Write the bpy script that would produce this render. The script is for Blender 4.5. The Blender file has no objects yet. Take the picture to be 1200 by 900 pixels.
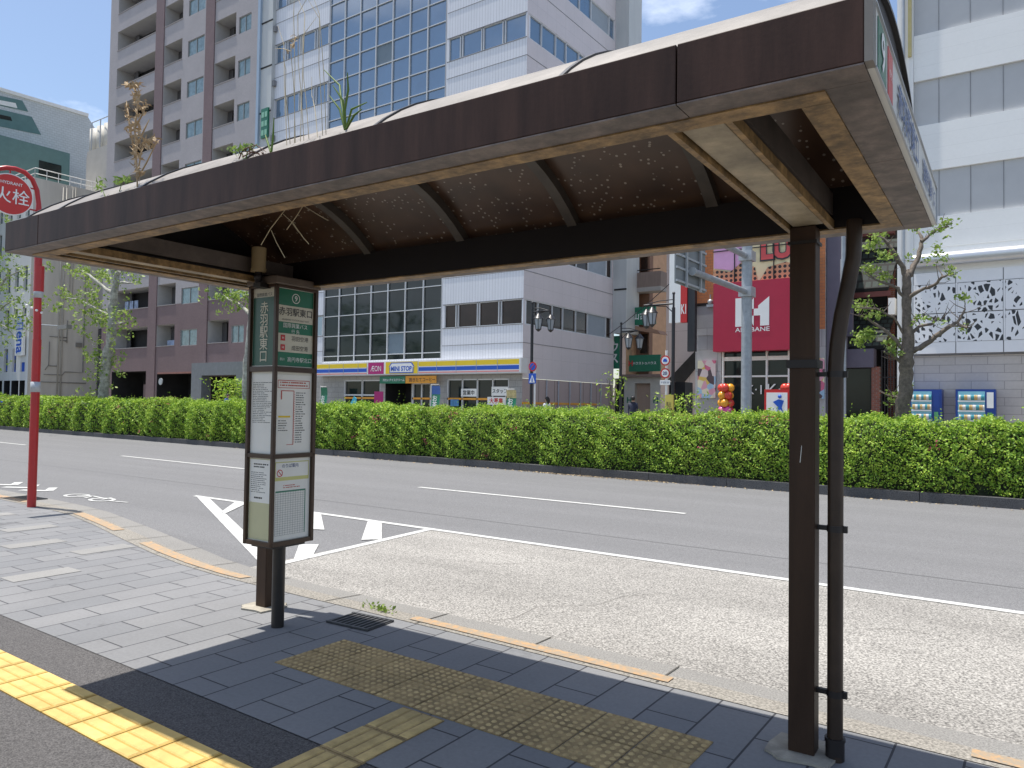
import bpy, bmesh, math, random
import numpy as np
from mathutils import Vector, Matrix
R_ = math.radians
random.seed(7)
rng = np.random.default_rng(7)
scene = bpy.context.scene
COL = scene.collection
# ------------------------------------------------------------------ camera
CAM_H = 1.68
YAW, PITCH, ROLL, FPX = R_(35.13), R_(1.637), R_(.83), 878.6
def cam_matrix(yaw, pitch, roll):
    base = Matrix(((1, 0, 0), (0, 0, -1), (0, 1, 0)))
    return Matrix.Rotation(yaw, 3, 'Z') @ Matrix.Rotation(pitch, 3, 'X') @ base @ Matrix.Rotation(roll, 3, 'Z')
CM = cam_matrix(YAW, PITCH, ROLL)
cd = bpy.data.cameras.new('camera'); cam = bpy.data.objects.new('camera', cd); COL.objects.link(cam)
cam.matrix_world = Matrix.Translation((0, 0, CAM_H)) @ CM.to_4x4()
cd.sensor_width = 36; cd.lens = FPX / 1200 * 36; cd.clip_start = .05; cd.clip_end = 2000
scene.camera = cam
# ------------------------------------------------------------------ sun + sky
SH = R_(1.56)                                   # the shelter stands 1.6 degrees off the road axis
lx, lv = .235, .046                             # horizontal travel of the sunlight per metre of fall
sd = Vector((lx * math.cos(SH) - lv * math.sin(SH), lx * math.sin(SH) + lv * math.cos(SH), -1)).normalized()
sl = bpy.data.lights.new('sun', 'SUN'); sl.energy = 5.0; sl.angle = R_(.53); sl.color = (1, .955, .88)
so = bpy.data.objects.new('sun', sl); COL.objects.link(so)
so.rotation_euler = sd.to_track_quat('-Z', 'Y').to_euler()
world = bpy.data.worlds.new('World'); scene.world = world; world.use_nodes = True
wn = world.node_tree; wn.nodes.clear()
wo = wn.nodes.new('ShaderNodeOutputWorld'); bg = wn.nodes.new('ShaderNodeBackground'); bg.inputs[1].default_value = .138
sky = wn.nodes.new('ShaderNodeTexSky'); sky.sky_type = 'NISHITA'; sky.sun_disc = False
sky.sun_elevation = math.asin(-sd.z); sky.sun_rotation = math.atan2(-sd.x, -sd.y)
sky.air_density = 1.0; sky.dust_density = 1.2; sky.ozone_density = 1.0
tc = wn.nodes.new('ShaderNodeTexCoord'); mp = wn.nodes.new('ShaderNodeMapping'); mp.inputs['Scale'].default_value = (1.3, 1.3, 3.2)
nz = wn.nodes.new('ShaderNodeTexNoise'); nz.inputs['Scale'].default_value = 1.6; nz.inputs['Detail'].default_value = 8; nz.inputs['Roughness'].default_value = .58
cr = wn.nodes.new('ShaderNodeValToRGB'); cr.color_ramp.elements[0].position = .52; cr.color_ramp.elements[1].position = .72
cr.color_ramp.elements[1].color = (.85, .85, .85, 1)
mx = wn.nodes.new('ShaderNodeMixRGB'); mx.inputs[2].default_value = (10.5, 11.0, 11.8, 1)
for a, b in ((tc.outputs['Generated'], mp.inputs[0]), (mp.outputs[0], nz.inputs[0]), (nz.outputs[0], cr.inputs[0]), (cr.outputs[0], mx.inputs[0]),
             (sky.outputs[0], mx.inputs[1]), (mx.outputs[0], bg.inputs[0]), (bg.outputs[0], wo.inputs[0])): wn.links.new(a, b)
scene.view_settings.view_transform = 'Standard'; scene.view_settings.look = 'None'
scene.view_settings.exposure = .38; scene.view_settings.gamma = 1
try: scene.view_settings.use_curve_mapping = False
except Exception: pass
scene.cycles.max_bounces = 6

# ------------------------------------------------------------------ measuring: a sight line met with a real plane
def ray(x, y): return CM @ Vector(((x - 600) / FPX, -(y - 450) / FPX, -1))
def gy(x, y, Y): d = ray(x, y); t = Y / d.y; return d.x * t, d.z * t + CAM_H        # plane parallel to the road -> X, Z
def gx(x, y, X): d = ray(x, y); t = X / d.x; return d.y * t, d.z * t + CAM_H        # plane across the road -> Y, Z
def gz(x, y, z=0): d = ray(x, y); t = (z - CAM_H) / d.z; return d.x * t, d.y * t    # level plane -> X, Y

# ------------------------------------------------------------------ materials
MATS = {}
def mat(name, col, rough=.7, var=.12, scale=6, bump=0, bscale=40, metal=0, spec=.5, stains=0, col2=None, emit=0, streak=False, ior=None, trans=0):
    if name in MATS: return MATS[name]
    m = bpy.data.materials.new(name); m.use_nodes = True; nt = m.node_tree; b = nt.nodes['Principled BSDF']
    b.inputs['Roughness'].default_value = rough; b.inputs['Metallic'].default_value = metal
    b.inputs['Specular IOR Level'].default_value = spec
    if ior: b.inputs['IOR'].default_value = ior
    if trans: b.inputs['Transmission Weight'].default_value = trans
    tc = nt.nodes.new('ShaderNodeTexCoord'); mp = nt.nodes.new('ShaderNodeMapping'); nt.links.new(tc.outputs['Object'], mp.inputs[0])
    if streak: mp.inputs['Scale'].default_value = (1, 1, .12)
    n = nt.nodes.new('ShaderNodeTexNoise'); n.inputs['Scale'].default_value = scale; n.inputs['Detail'].default_value = 7; n.inputs['Roughness'].default_value = .6
    nt.links.new(mp.outputs[0], n.inputs[0])
    rp = nt.nodes.new('ShaderNodeValToRGB'); rp.color_ramp.elements[0].position = .3; rp.color_ramp.elements[1].position = .7
    c = Vector(col); c2 = Vector(col2) if col2 else c * (1 + var)
    lo = c * (1 - var)
    rp.color_ramp.elements[0].color = (*lo, 1); rp.color_ramp.elements[1].color = (*c2, 1)
    nt.links.new(n.outputs[0], rp.inputs[0]); out = rp.outputs[0]
    if stains:
        n2 = nt.nodes.new('ShaderNodeTexNoise'); n2.inputs['Scale'].default_value = scale * .35; n2.inputs['Detail'].default_value = 9; n2.inputs['Roughness'].default_value = .75
        nt.links.new(mp.outputs[0], n2.inputs[0])
        r2 = nt.nodes.new('ShaderNodeValToRGB'); r2.color_ramp.elements[0].position = .42; r2.color_ramp.elements[1].position = .62
        r2.color_ramp.elements[0].color = (1 - stains, 1 - stains, 1 - stains, 1); r2.color_ramp.elements[1].color = (1, 1, 1, 1)
        nt.links.new(n2.outputs[0], r2.inputs[0])
        mm = nt.nodes.new('ShaderNodeMixRGB'); mm.blend_type = 'MULTIPLY'; mm.inputs[0].default_value = 1
        nt.links.new(out, mm.inputs[1]); nt.links.new(r2.outputs[0], mm.inputs[2]); out = mm.outputs[0]
    nt.links.new(out, b.inputs['Base Color'])
    if bump:
        n3 = nt.nodes.new('ShaderNodeTexNoise'); n3.inputs['Scale'].default_value = bscale; n3.inputs['Detail'].default_value = 4
        nt.links.new(tc.outputs['Object'], n3.inputs[0])
        bp = nt.nodes.new('ShaderNodeBump'); bp.inputs['Strength'].default_value = bump; bp.inputs['Distance'].default_value = .01
        nt.links.new(n3.outputs[0], bp.inputs['Height']); nt.links.new(bp.outputs[0], b.inputs['Normal'])
    if emit:
        nt.links.new(out, b.inputs['Emission Color']); b.inputs['Emission Strength'].default_value = emit
    MATS[name] = m; return m
def swizzle(nt, a, b):
    """coordinate vector whose x,y are the object's axes a,b"""
    tc = nt.nodes.new('ShaderNodeTexCoord'); s = nt.nodes.new('ShaderNodeSeparateXYZ'); c = nt.nodes.new('ShaderNodeCombineXYZ')
    nt.links.new(tc.outputs['Object'], s.inputs[0]); nt.links.new(s.outputs[a], c.inputs[0]); nt.links.new(s.outputs[b], c.inputs[1]); return c.outputs[0]
def tiled(name, c1, c2, mortar, bw, rh, ms, axes=('X', 'Z'), offset=.5, rough=.75, bump=.2, noise=.25, spec=.4, nscale=9, dirt=None):
    """tiles / stones / bricks in metres on the plane of two object axes"""
    if name in MATS: return MATS[name]
    m = bpy.data.materials.new(name); m.use_nodes = True; nt = m.node_tree; b = nt.nodes['Principled BSDF']
    b.inputs['Roughness'].default_value = rough; b.inputs['Specular IOR Level'].default_value = spec
    v = swizzle(nt, *axes)
    t = nt.nodes.new('ShaderNodeTexBrick'); t.offset = offset; t.squash = 1
    t.inputs['Scale'].default_value = 1; t.inputs['Brick Width'].default_value = bw; t.inputs['Row Height'].default_value = rh
    t.inputs['Mortar Size'].default_value = ms; t.inputs['Mortar Smooth'].default_value = .1; t.inputs['Bias'].default_value = 0
    t.inputs['Color1'].default_value = (*c1, 1); t.inputs['Color2'].default_value = (*c2, 1); t.inputs['Mortar'].default_value = (*mortar, 1)
    nt.links.new(v, t.inputs['Vector'])
    n = nt.nodes.new('ShaderNodeTexNoise'); n.inputs['Scale'].default_value = nscale; n.inputs['Detail'].default_value = 8; n.inputs['Roughness'].default_value = .7
    tc = nt.nodes.new('ShaderNodeTexCoord'); nt.links.new(tc.outputs['Object'], n.inputs[0])
    n1 = nt.nodes.new('ShaderNodeTexNoise'); n1.inputs['Scale'].default_value = .7; n1.inputs['Detail'].default_value = 6; n1.inputs['Roughness'].default_value = .65
    nt.links.new(tc.outputs['Object'], n1.inputs[0])
    ad = nt.nodes.new('ShaderNodeMath'); ad.operation = 'ADD'; nt.links.new(n.outputs[0], ad.inputs[0]); nt.links.new(n1.outputs[0], ad.inputs[1])
    mr = nt.nodes.new('ShaderNodeMapRange'); mr.inputs[1].default_value = .6; mr.inputs[2].default_value = 1.4; mr.inputs[3].default_value = 1 - noise; mr.inputs[4].default_value = 1 + noise
    nt.links.new(ad.outputs[0], mr.inputs[0])
    mm = nt.nodes.new('ShaderNodeMixRGB'); mm.blend_type = 'MULTIPLY'; mm.inputs[0].default_value = 1
    nt.links.new(t.outputs[0], mm.inputs[1]); nt.links.new(mr.outputs[0], mm.inputs[2]); fin = mm.outputs[0]
    if dirt:
        vv = nt.nodes.new('ShaderNodeTexVoronoi'); vv.inputs['Scale'].default_value = 2.4; nt.links.new(tc.outputs['Object'], vv.inputs[0])
        r4 = nt.nodes.new('ShaderNodeValToRGB'); r4.color_ramp.elements[0].position = .045; r4.color_ramp.elements[1].position = .075; r4.color_ramp.elements[0].color = (.45, .45, .45, 1); nt.links.new(vv.outputs['Distance'], r4.inputs[0])
        n5 = nt.nodes.new('ShaderNodeTexNoise'); n5.inputs['Scale'].default_value = 1.3; n5.inputs['Detail'].default_value = 9; n5.inputs['Roughness'].default_value = .6; nt.links.new(tc.outputs['Object'], n5.inputs[0])
        r5 = nt.nodes.new('ShaderNodeValToRGB'); r5.color_ramp.elements[0].position = .30; r5.color_ramp.elements[1].position = .36; r5.color_ramp.elements[0].color = (.6, .6, .6, 1); nt.links.new(n5.outputs[0], r5.inputs[0])
        for q in (r4, r5):
            m4 = nt.nodes.new('ShaderNodeMixRGB'); m4.blend_type = 'MULTIPLY'; m4.inputs[0].default_value = dirt; nt.links.new(fin, m4.inputs[1]); nt.links.new(q.outputs[0], m4.inputs[2]); fin = m4.outputs[0]
    nt.links.new(fin, b.inputs['Base Color'])
    if bump:
        bp = nt.nodes.new('ShaderNodeBump'); bp.inputs['Strength'].default_value = bump; bp.inputs['Distance'].default_value = .006; bp.invert = True
        nt.links.new(t.outputs['Fac'], bp.inputs['Height']); nt.links.new(bp.outputs[0], b.inputs['Normal'])
    MATS[name] = m; return m
def speckle(name, c1, c2, scale, rough=.9, big=.15, bump=.4, crack=False, pos=(.35, .65), stretch=.25):
    """asphalt / exposed aggregate"""
    if name in MATS: return MATS[name]
    m = bpy.data.materials.new(name); m.use_nodes = True; nt = m.node_tree; b = nt.nodes['Principled BSDF']
    b.inputs['Roughness'].default_value = rough; b.inputs['Specular IOR Level'].default_value = .3
    tc = nt.nodes.new('ShaderNodeTexCoord')
    n = nt.nodes.new('ShaderNodeTexNoise'); n.inputs['Scale'].default_value = scale; n.inputs['Detail'].default_value = 3; n.inputs['Roughness'].default_value = .7
    nt.links.new(tc.outputs['Object'], n.inputs[0])
    r = nt.nodes.new('ShaderNodeValToRGB'); r.color_ramp.elements[0].position = pos[0]; r.color_ramp.elements[1].position = pos[1]
    r.color_ramp.elements[0].color = (*c1, 1); r.color_ramp.elements[1].color = (*c2, 1); nt.links.new(n.outputs[0], r.inputs[0])
    mp = nt.nodes.new('ShaderNodeMapping'); mp.inputs['Scale'].default_value = (stretch, 1, 1); nt.links.new(tc.outputs['Object'], mp.inputs[0])
    n1 = nt.nodes.new('ShaderNodeTexNoise'); n1.inputs['Scale'].default_value = 1.1; n1.inputs['Detail'].default_value = 8; n1.inputs['Roughness'].default_value = .62
    nt.links.new(mp.outputs[0], n1.inputs[0])
    mr = nt.nodes.new('ShaderNodeMapRange'); mr.inputs[1].default_value = .3; mr.inputs[2].default_value = .7; mr.inputs[3].default_value = 1 - big; mr.inputs[4].default_value = 1 + big
    nt.links.new(n1.outputs[0], mr.inputs[0])
    mm = nt.nodes.new('ShaderNodeMixRGB'); mm.blend_type = 'MULTIPLY'; mm.inputs[0].default_value = 1
    nt.links.new(r.outputs[0], mm.inputs[1]); nt.links.new(mr.outputs[0], mm.inputs[2]); out = mm.outputs[0]
    if crack:
        vo = nt.nodes.new('ShaderNodeTexVoronoi'); vo.feature = 'DISTANCE_TO_EDGE'; vo.inputs['Scale'].default_value = .33
        nn = nt.nodes.new('ShaderNodeTexNoise'); nn.inputs['Scale'].default_value = 2.5; nn.inputs['Detail'].default_value = 5
        nt.links.new(tc.outputs['Object'], nn.inputs[0])
        va = nt.nodes.new('ShaderNodeMixRGB'); va.inputs[0].default_value = .25; nt.links.new(tc.outputs['Object'], va.inputs[1]); nt.links.new(nn.outputs['Color'], va.inputs[2])
        nt.links.new(va.outputs[0], vo.inputs['Vector'])
        r3 = nt.nodes.new('ShaderNodeValToRGB'); r3.color_ramp.elements[0].position = .001; r3.color_ramp.elements[1].position = .004
        r3.color_ramp.elements[0].color = (.6, .6, .6, 1)
        nt.links.new(vo.outputs['Distance'], r3.inputs[0])
        m3 = nt.nodes.new('ShaderNodeMixRGB'); m3.blend_type = 'MULTIPLY'; m3.inputs[0].default_value = 1; nt.links.new(out, m3.inputs[1]); nt.links.new(r3.outputs[0], m3.inputs[2]); out = m3.outputs[0]
    nt.links.new(out, b.inputs['Base Color'])
    if bump:
        bp = nt.nodes.new('ShaderNodeBump'); bp.inputs['Strength'].default_value = bump; bp.inputs['Distance'].default_value = .004
        nt.links.new(n.outputs[0], bp.inputs['Height']); nt.links.new(bp.outputs[0], b.inputs['Normal'])
    MATS[name] = m; return m
def leafmat(name, cols, rough=.55, scale=3.5):
    m = bpy.data.materials.new(name); m.use_nodes = True; nt = m.node_tree; b = nt.nodes['Principled BSDF']
    b.inputs['Roughness'].default_value = rough; b.inputs['Specular IOR Level'].default_value = .35
    g = nt.nodes.new('ShaderNodeNewGeometry'); r = nt.nodes.new('ShaderNodeValToRGB'); r.color_ramp.interpolation = 'LINEAR'
    while len(r.color_ramp.elements) < len(cols): r.color_ramp.elements.new(.5)
    for i, c in enumerate(cols): r.color_ramp.elements[i].position = i / (len(cols) - 1); r.color_ramp.elements[i].color = (*c, 1)
    n = nt.nodes.new('ShaderNodeTexNoise'); n.inputs['Scale'].default_value = scale; n.inputs['Detail'].default_value = 3
    tc = nt.nodes.new('ShaderNodeTexCoord'); nt.links.new(tc.outputs['Object'], n.inputs[0])
    mi = nt.nodes.new('ShaderNodeMath'); mi.operation = 'MULTIPLY_ADD'; mi.inputs[1].default_value = .6; mi.inputs[2].default_value = -.1
    nt.links.new(g.outputs['Random Per Island'], mi.inputs[0])
    ad = nt.nodes.new('ShaderNodeMath'); ad.operation = 'MULTIPLY_ADD'; ad.inputs[1].default_value = .6
    nt.links.new(n.outputs[0], ad.inputs[0]); nt.links.new(mi.outputs[0], ad.inputs[2])
    nt.links.new(ad.outputs[0], r.inputs[0]); nt.links.new(r.outputs[0], b.inputs['Base Color'])
    tr = nt.nodes.new('ShaderNodeBsdfTranslucent'); nt.links.new(r.outputs[0], tr.inputs[0])
    ms = nt.nodes.new('ShaderNodeMixShader'); ms.inputs[0].default_value = .35
    nt.links.new(b.outputs[0], ms.inputs[1]); nt.links.new(tr.outputs[0], ms.inputs[2]); nt.links.new(ms.outputs[0], nt.nodes['Material Output'].inputs[0])
    return m

# ------------------------------------------------------------------ mesh builder
def link(name, me, parent=None, loc=None):
    o = bpy.data.objects.new(name, me); COL.objects.link(o)
    if parent: o.parent = parent
    if loc: o.location = loc
    return o
def tag(o, label=None, cat=None, group=None, kind=None):
    if label: o['label'] = label
    if cat: o['category'] = cat
    if group: o['group'] = group
    if kind: o['kind'] = kind
    return o
def empty(name, loc, label, cat, group=None, rz=0):
    o = bpy.data.objects.new(name, None); COL.objects.link(o); o.location = loc; o.rotation_euler.z = rz; o.empty_display_size = .3
    return tag(o, label, cat, group)
class MB:
    def __init__(s, org=(0, 0, 0)): s.v = []; s.f = []; s.m = []; s.o = Vector(org); s.sm = []
    def add(s, vs, fs, mi=0, smooth=False):
        n = len(s.v); s.v += [Vector(v) - s.o for v in vs]
        for f in fs: s.f.append([i + n for i in f]); s.m.append(mi); s.sm.append(smooth)
    def box(s, x0, x1, y0, y1, z0, z1, mi=0):
        x0, x1 = min(x0, x1), max(x0, x1); y0, y1 = min(y0, y1), max(y0, y1); z0, z1 = min(z0, z1), max(z0, z1)
        s.add([(x0, y0, z0), (x1, y0, z0), (x1, y1, z0), (x0, y1, z0), (x0, y0, z1), (x1, y0, z1), (x1, y1, z1), (x0, y1, z1)],
              [(3, 2, 1, 0), (4, 5, 6, 7), (0, 1, 5, 4), (1, 2, 6, 5), (2, 3, 7, 6), (3, 0, 4, 7)], mi)
    def quad(s, a, b, c, d, mi=0): s.add([a, b, c, d], [(0, 1, 2, 3)], mi)
    def poly(s, pts, mi=0): s.add(pts, [tuple(range(len(pts)))], mi)
    def prism(s, pts, vec, mi=0):
        n = len(pts); vec = Vector(vec); a = [Vector(p) for p in pts]
        s.add(a + [p + vec for p in a], [tuple(range(n - 1, -1, -1)), tuple(range(n, 2 * n))] + [(i, (i + 1) % n, (i + 1) % n + n, i + n) for i in range(n)], mi)
    def tube(s, pts, rad, seg=8, mi=0, caps=True):
        pts = [Vector(p) for p in pts]; rr = rad if isinstance(rad, (list, tuple)) else [rad] * len(pts)
        vs = []; prev = None
        for i, p in enumerate(pts):
            t = (pts[min(i + 1, len(pts) - 1)] - pts[max(i - 1, 0)]).normalized()
            if prev is None: u = t.orthogonal().normalized()
            else: u = (prev - t * prev.dot(t)).normalized()
            prev = u; w = t.cross(u)
            for k in range(seg): a = 2 * math.pi * k / seg; vs.append(p + (u * math.cos(a) + w * math.sin(a)) * rr[i])
        fs = [(i * seg + k, i * seg + (k + 1) % seg, (i + 1) * seg + (k + 1) % seg, (i + 1) * seg + k) for i in range(len(pts) - 1) for k in range(seg)]
        s.add(vs, fs, mi, True)
        if caps:
            s.add(vs[:seg], [tuple(range(seg - 1, -1, -1))], mi); s.add(vs[-seg:], [tuple(range(seg))], mi)
    def ball(s, c, r, mi=0, seg=10, rings=6, sc=(1, 1, 1)):
        vs = []; c = Vector(c)
        for i in range(rings + 1):
            th = math.pi * i / rings
            for k in range(seg):
                a = 2 * math.pi * k / seg; vs.append(c + Vector((math.sin(th) * math.cos(a) * sc[0], math.sin(th) * math.sin(a) * sc[1], math.cos(th) * sc[2])) * r)
        s.add(vs, [(i * seg + k, (i + 1) * seg + k, (i + 1) * seg + (k + 1) % seg, i * seg + (k + 1) % seg) for i in range(rings) for k in range(seg)], mi, True)
    def build(s, name, mats, parent=None, bevel=0, loc=None):
        me = bpy.data.meshes.new(name); me.from_pydata([tuple(v) for v in s.v], [], s.f)
        if not isinstance(mats, (list, tuple)): mats = [mats]
        for m in mats: me.materials.append(m)
        for p, mi, sm in zip(me.polygons, s.m, s.sm): p.material_index = mi; p.use_smooth = sm
        me.update()
        o = link(name, me, parent, loc)
        if bevel:
            b = o.modifiers.new('bevel', 'BEVEL'); b.width = bevel; b.segments = 2; b.limit_method = 'ANGLE'
        return o
def build_each(mb, name, mats, parent=None):
    """every connected piece of the builder becomes a part of its own"""
    key = {}; par = {}
    def find(a):
        while par[a] != a: par[a] = par[par[a]]; a = par[a]
        return a
    ids = []
    for v in mb.v:
        k = (round(v.x, 4), round(v.y, 4), round(v.z, 4)); key.setdefault(k, len(key)); ids.append(key[k])
    for i in range(len(key)): par[i] = i
    for f in mb.f:
        for a in f[1:]: par[find(ids[a])] = find(ids[f[0]])
    groups = {}
    for f, mi, sm in zip(mb.f, mb.m, mb.sm): groups.setdefault(find(ids[f[0]]), []).append((f, mi, sm))
    out = []
    for g_ in groups.values():
        n = MB()
        for f, mi, sm in g_: n.add([mb.v[a] for a in f], [tuple(range(len(f)))], mi, sm)
        o = n.build(name, mats, parent)
        bm = bmesh.new(); bm.from_mesh(o.data); bmesh.ops.remove_doubles(bm, verts=bm.verts, dist=1e-5); bm.to_mesh(o.data); bm.free(); out.append(o)
    return out
# ------------------------------------------------------------------ lettering (real thin meshes from the built-in font)
DG = None
def text(body, center, right, up, w, h, m, parent=None, name='lettering', ext=.002, keep=True, bold=0.0, spacing=1.0):
    cu = bpy.data.curves.new('t', 'FONT'); cu.body = body; cu.size = 1; cu.align_x = 'CENTER'; cu.align_y = 'CENTER'; cu.resolution_u = 3
    cu.offset = bold; cu.space_line = .95; cu.space_character = spacing
    o = bpy.data.objects.new('t', cu); COL.objects.link(o)
    me = bpy.data.meshes.new_from_object(o.evaluated_get(bpy.context.evaluated_depsgraph_get()))
    bpy.data.objects.remove(o); bpy.data.curves.remove(cu)
    if len(me.vertices) == 0: return None
    co = np.zeros(len(me.vertices) * 3); me.vertices.foreach_get('co', co); co = co.reshape(-1, 3)
    mn, mxx = co.min(0), co.max(0); sx, sy = w / max(mxx[0] - mn[0], 1e-6), h / max(mxx[1] - mn[1], 1e-6)
    if keep: sx = sy = min(sx, sy)
    right = Vector(right).normalized(); up = Vector(up).normalized(); nor = right.cross(up); c = Vector(center)
    p = (co - (mn + mxx) / 2) * np.array([sx, sy, 0])
    out = np.array(c)[None] + p[:, :1] * np.array(right) + p[:, 1:2] * np.array(up) + np.array(nor) * ext
    me.vertices.foreach_set('co', out.ravel()); me.materials.clear(); me.materials.append(m)
    for q in me.polygons: q.material_index = 0; q.use_smooth = False
    me.update(); me.name = name
    return link(name, me, parent)
def wall_grid(mb, a0, a1, z0, z1, holes, put, depth=1.2, mi=0, rev=None, back=None):
    """wall with openings; put(a,d,z) maps (along, inward depth, height) to the world; holes=(a0,a1,z0,z1[,depth,back_mi,rev_mi])"""
    xs = sorted({a0, a1, *[h[0] for h in holes], *[h[1] for h in holes]}); zs = sorted({z0, z1, *[h[2] for h in holes], *[h[3] for h in holes]})
    xs = [x for x in xs if a0 <= x <= a1]; zs = [z for z in zs if z0 <= z <= z1]
    for zi in range(len(zs) - 1):
        run = None
        for xi in range(len(xs) - 1):
            cx, cz = (xs[xi] + xs[xi + 1]) / 2, (zs[zi] + zs[zi + 1]) / 2
            inside = any(h[0] < cx < h[1] and h[2] < cz < h[3] for h in holes)
            if not inside: mb.quad(put(xs[xi], 0, zs[zi]), put(xs[xi + 1], 0, zs[zi]), put(xs[xi + 1], 0, zs[zi + 1]), put(xs[xi], 0, zs[zi + 1]), mi(cx, cz) if callable(mi) else mi)
    for h in holes:
        A0, A1, Z0, Z1 = h[:4]; d = h[4] if len(h) > 4 else depth; bm = h[5] if len(h) > 5 else 0; rm = h[6] if len(h) > 6 else 0
        mb.quad(put(A0, 0, Z0), put(A0, 0, Z1), put(A0, d, Z1), put(A0, d, Z0), rm)
        mb.quad(put(A1, 0, Z1), put(A1, 0, Z0), put(A1, d, Z0), put(A1, d, Z1), rm)
        mb.quad(put(A0, 0, Z1), put(A1, 0, Z1), put(A1, d, Z1), put(A0, d, Z1), rm)
        mb.quad(put(A1, 0, Z0), put(A0, 0, Z0), put(A0, d, Z0), put(A1, d, Z0), rm)
        mb.quad(put(A0, d, Z0), put(A0, d, Z1), put(A1, d, Z1), put(A1, d, Z0), bm)
def leaves_mesh(name, centers, size, mats, parent=None, normals=None, matidx=None, jitter=1.0, aspect=.55, org=(0, 0, 0)):
    """small folded leaf quads at the given centres"""
    c = np.asarray(centers) - np.array(org); n = len(c)
    a = rng.normal(size=(n, 3)); a /= np.linalg.norm(a, axis=1)[:, None]
    nb = rng.normal(size=(n, 3)) * jitter + (np.array([0, 0, .55]) if normals is None else np.asarray(normals)); nb /= np.linalg.norm(nb, axis=1)[:, None]
    a -= nb * (a * nb).sum(1)[:, None]; a /= np.linalg.norm(a, axis=1)[:, None] + 1e-9
    b = np.cross(nb, a); s = (np.asarray(size) * rng.uniform(.6, 1.35, n))[:, None]
    v = np.empty((n, 4, 3)); v[:, 0] = c - a * s; v[:, 1] = c + b * s * aspect + nb * s * .12; v[:, 2] = c + a * s; v[:, 3] = c - b * s * aspect + nb * s * .12
    me = bpy.data.meshes.new(name); me.vertices.add(4 * n); me.vertices.foreach_set('co', v.ravel())
    me.loops.add(4 * n); me.loops.foreach_set('vertex_index', np.arange(4 * n)); me.polygons.add(n); me.polygons.foreach_set('loop_start', np.arange(0, 4 * n, 4)); me.polygons.foreach_set('loop_total', np.full(n, 4))
    for m in (mats if isinstance(mats, (list, tuple)) else [mats]): me.materials.append(m)
    if matidx is not None: me.polygons.foreach_set('material_index', np.asarray(matidx, dtype=np.int32))
    me.update(calc_edges=True); return link(name, me, parent, org)

# palette ------------------------------------------------------------------
def M(n): return MATS[n]
mat('bronze', (.056, .032, .020), .5, .38, 4, .05, 60, spec=.22, stains=.25, streak=True)
mat('bronze_fascia', (.060, .031, .022), .5, .4, 9, .03, 60, spec=.18, stains=.3, streak=True)
mat('bronze_dark', (.012, .009, .009), .5, .2, 8)
mat('soffit_grey', (.20, .155, .13), .55, .35, 16, .05, 90, stains=.45)
mat('soffit_gold', (.40, .25, .10), .6, .4, 18, .1, 120, stains=.6)
mat('light_cover', (.46, .38, .25), .55, .35, 5, stains=.4)
mat('rib_grey', (.09, .075, .062), .5, .2, 8, stains=.2)
mat('white_paint', (.78, .77, .74), .55, .06, 4)
mat('white_sign', (.8, .8, .78), .35, .03, 3)
mat('cream_sign', (.60, .57, .46), .35, .05, 5)
mat('green_sign', (.012, .16, .085), .35, .06, 3)
mat('green_dull', (.028, .10, .07), .35, .08, 3)
mat('navy_text', (.03, .06, .18), .5, 0, 3)
mat('brown_frame', (.055, .028, .015), .4, .15, 10, spec=.5)
mat('black_text', (.04, .04, .04), .5, 0, 3)
mat('grey_text', (.10, .10, .10), .5, 0, 3)
mat('red_sign', (.55, .02, .02), .35, .03, 3)
mat('red_pole', (.42, .012, .014), .35, .1, 4, spec=.6)
mat('black_metal', (.02, .02, .024), .4, .2, 12, spec=.5)
mat('grey_metal', (.42, .44, .46), .4, .08, 6, metal=.3)
mat('galv', (.36, .39, .42), .45, .12, 8, metal=.25, stains=.15)
mat('dark_inside', (.018, .018, .02), .8, .3, 2)
mat('concrete', (.36, .34, .31), .85, .12, 5, .2, 60, stains=.2)
mat('yellow', (.78, .56, .02), .5, .03, 3); mat('blue', (.01, .09, .5), .45, .03, 3); mat('pink', (.7, .25, .24), .5, .03, 3)
mat('magenta', (.42, .01, .16), .45, .03, 3); mat('orange', (.75, .33, .03), .5, .04, 3)
mat('skin', (.5, .3, .2), .6, .05, 8); mat('hair', (.012, .01, .009), .5, .2, 30)

# ================================================================== GROUND
asph = speckle('asphalt_road', (.095, .095, .097), (.225, .224, .227), 95, big=.08, stretch=.05)
asph2 = speckle('asphalt_walk', (.04, .038, .038), (.135, .128, .125), 120, big=.12)
bayc = speckle('bay_concrete', (.10, .095, .088), (.45, .43, .395), 62, big=.17, bump=.6, pos=(.36,.66))
kerbm = speckle('kerb_stone', (.15, .145, .135), (.29, .28, .262), 90, big=.1)
kerbi = speckle('kerb_apron', (.14, .13, .112), (.34, .315, .275), 60, big=.12)
def sheet(name, polys, z, m, kind='structure'):
    mb = MB()
    for p in polys: mb.poly([(x, y, z) for x, y in p])
    return tag(mb.build(name, m), kind=kind)
g = MB(); g.quad((-700, -300, -.2), (500, -300, -.2), (500, 700, -.2), (-700, 700, -.2))
tag(g.build('ground', speckle('ground_mix', (.1, .1, .1), (.2, .2, .195), 30)), kind='structure')
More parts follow.
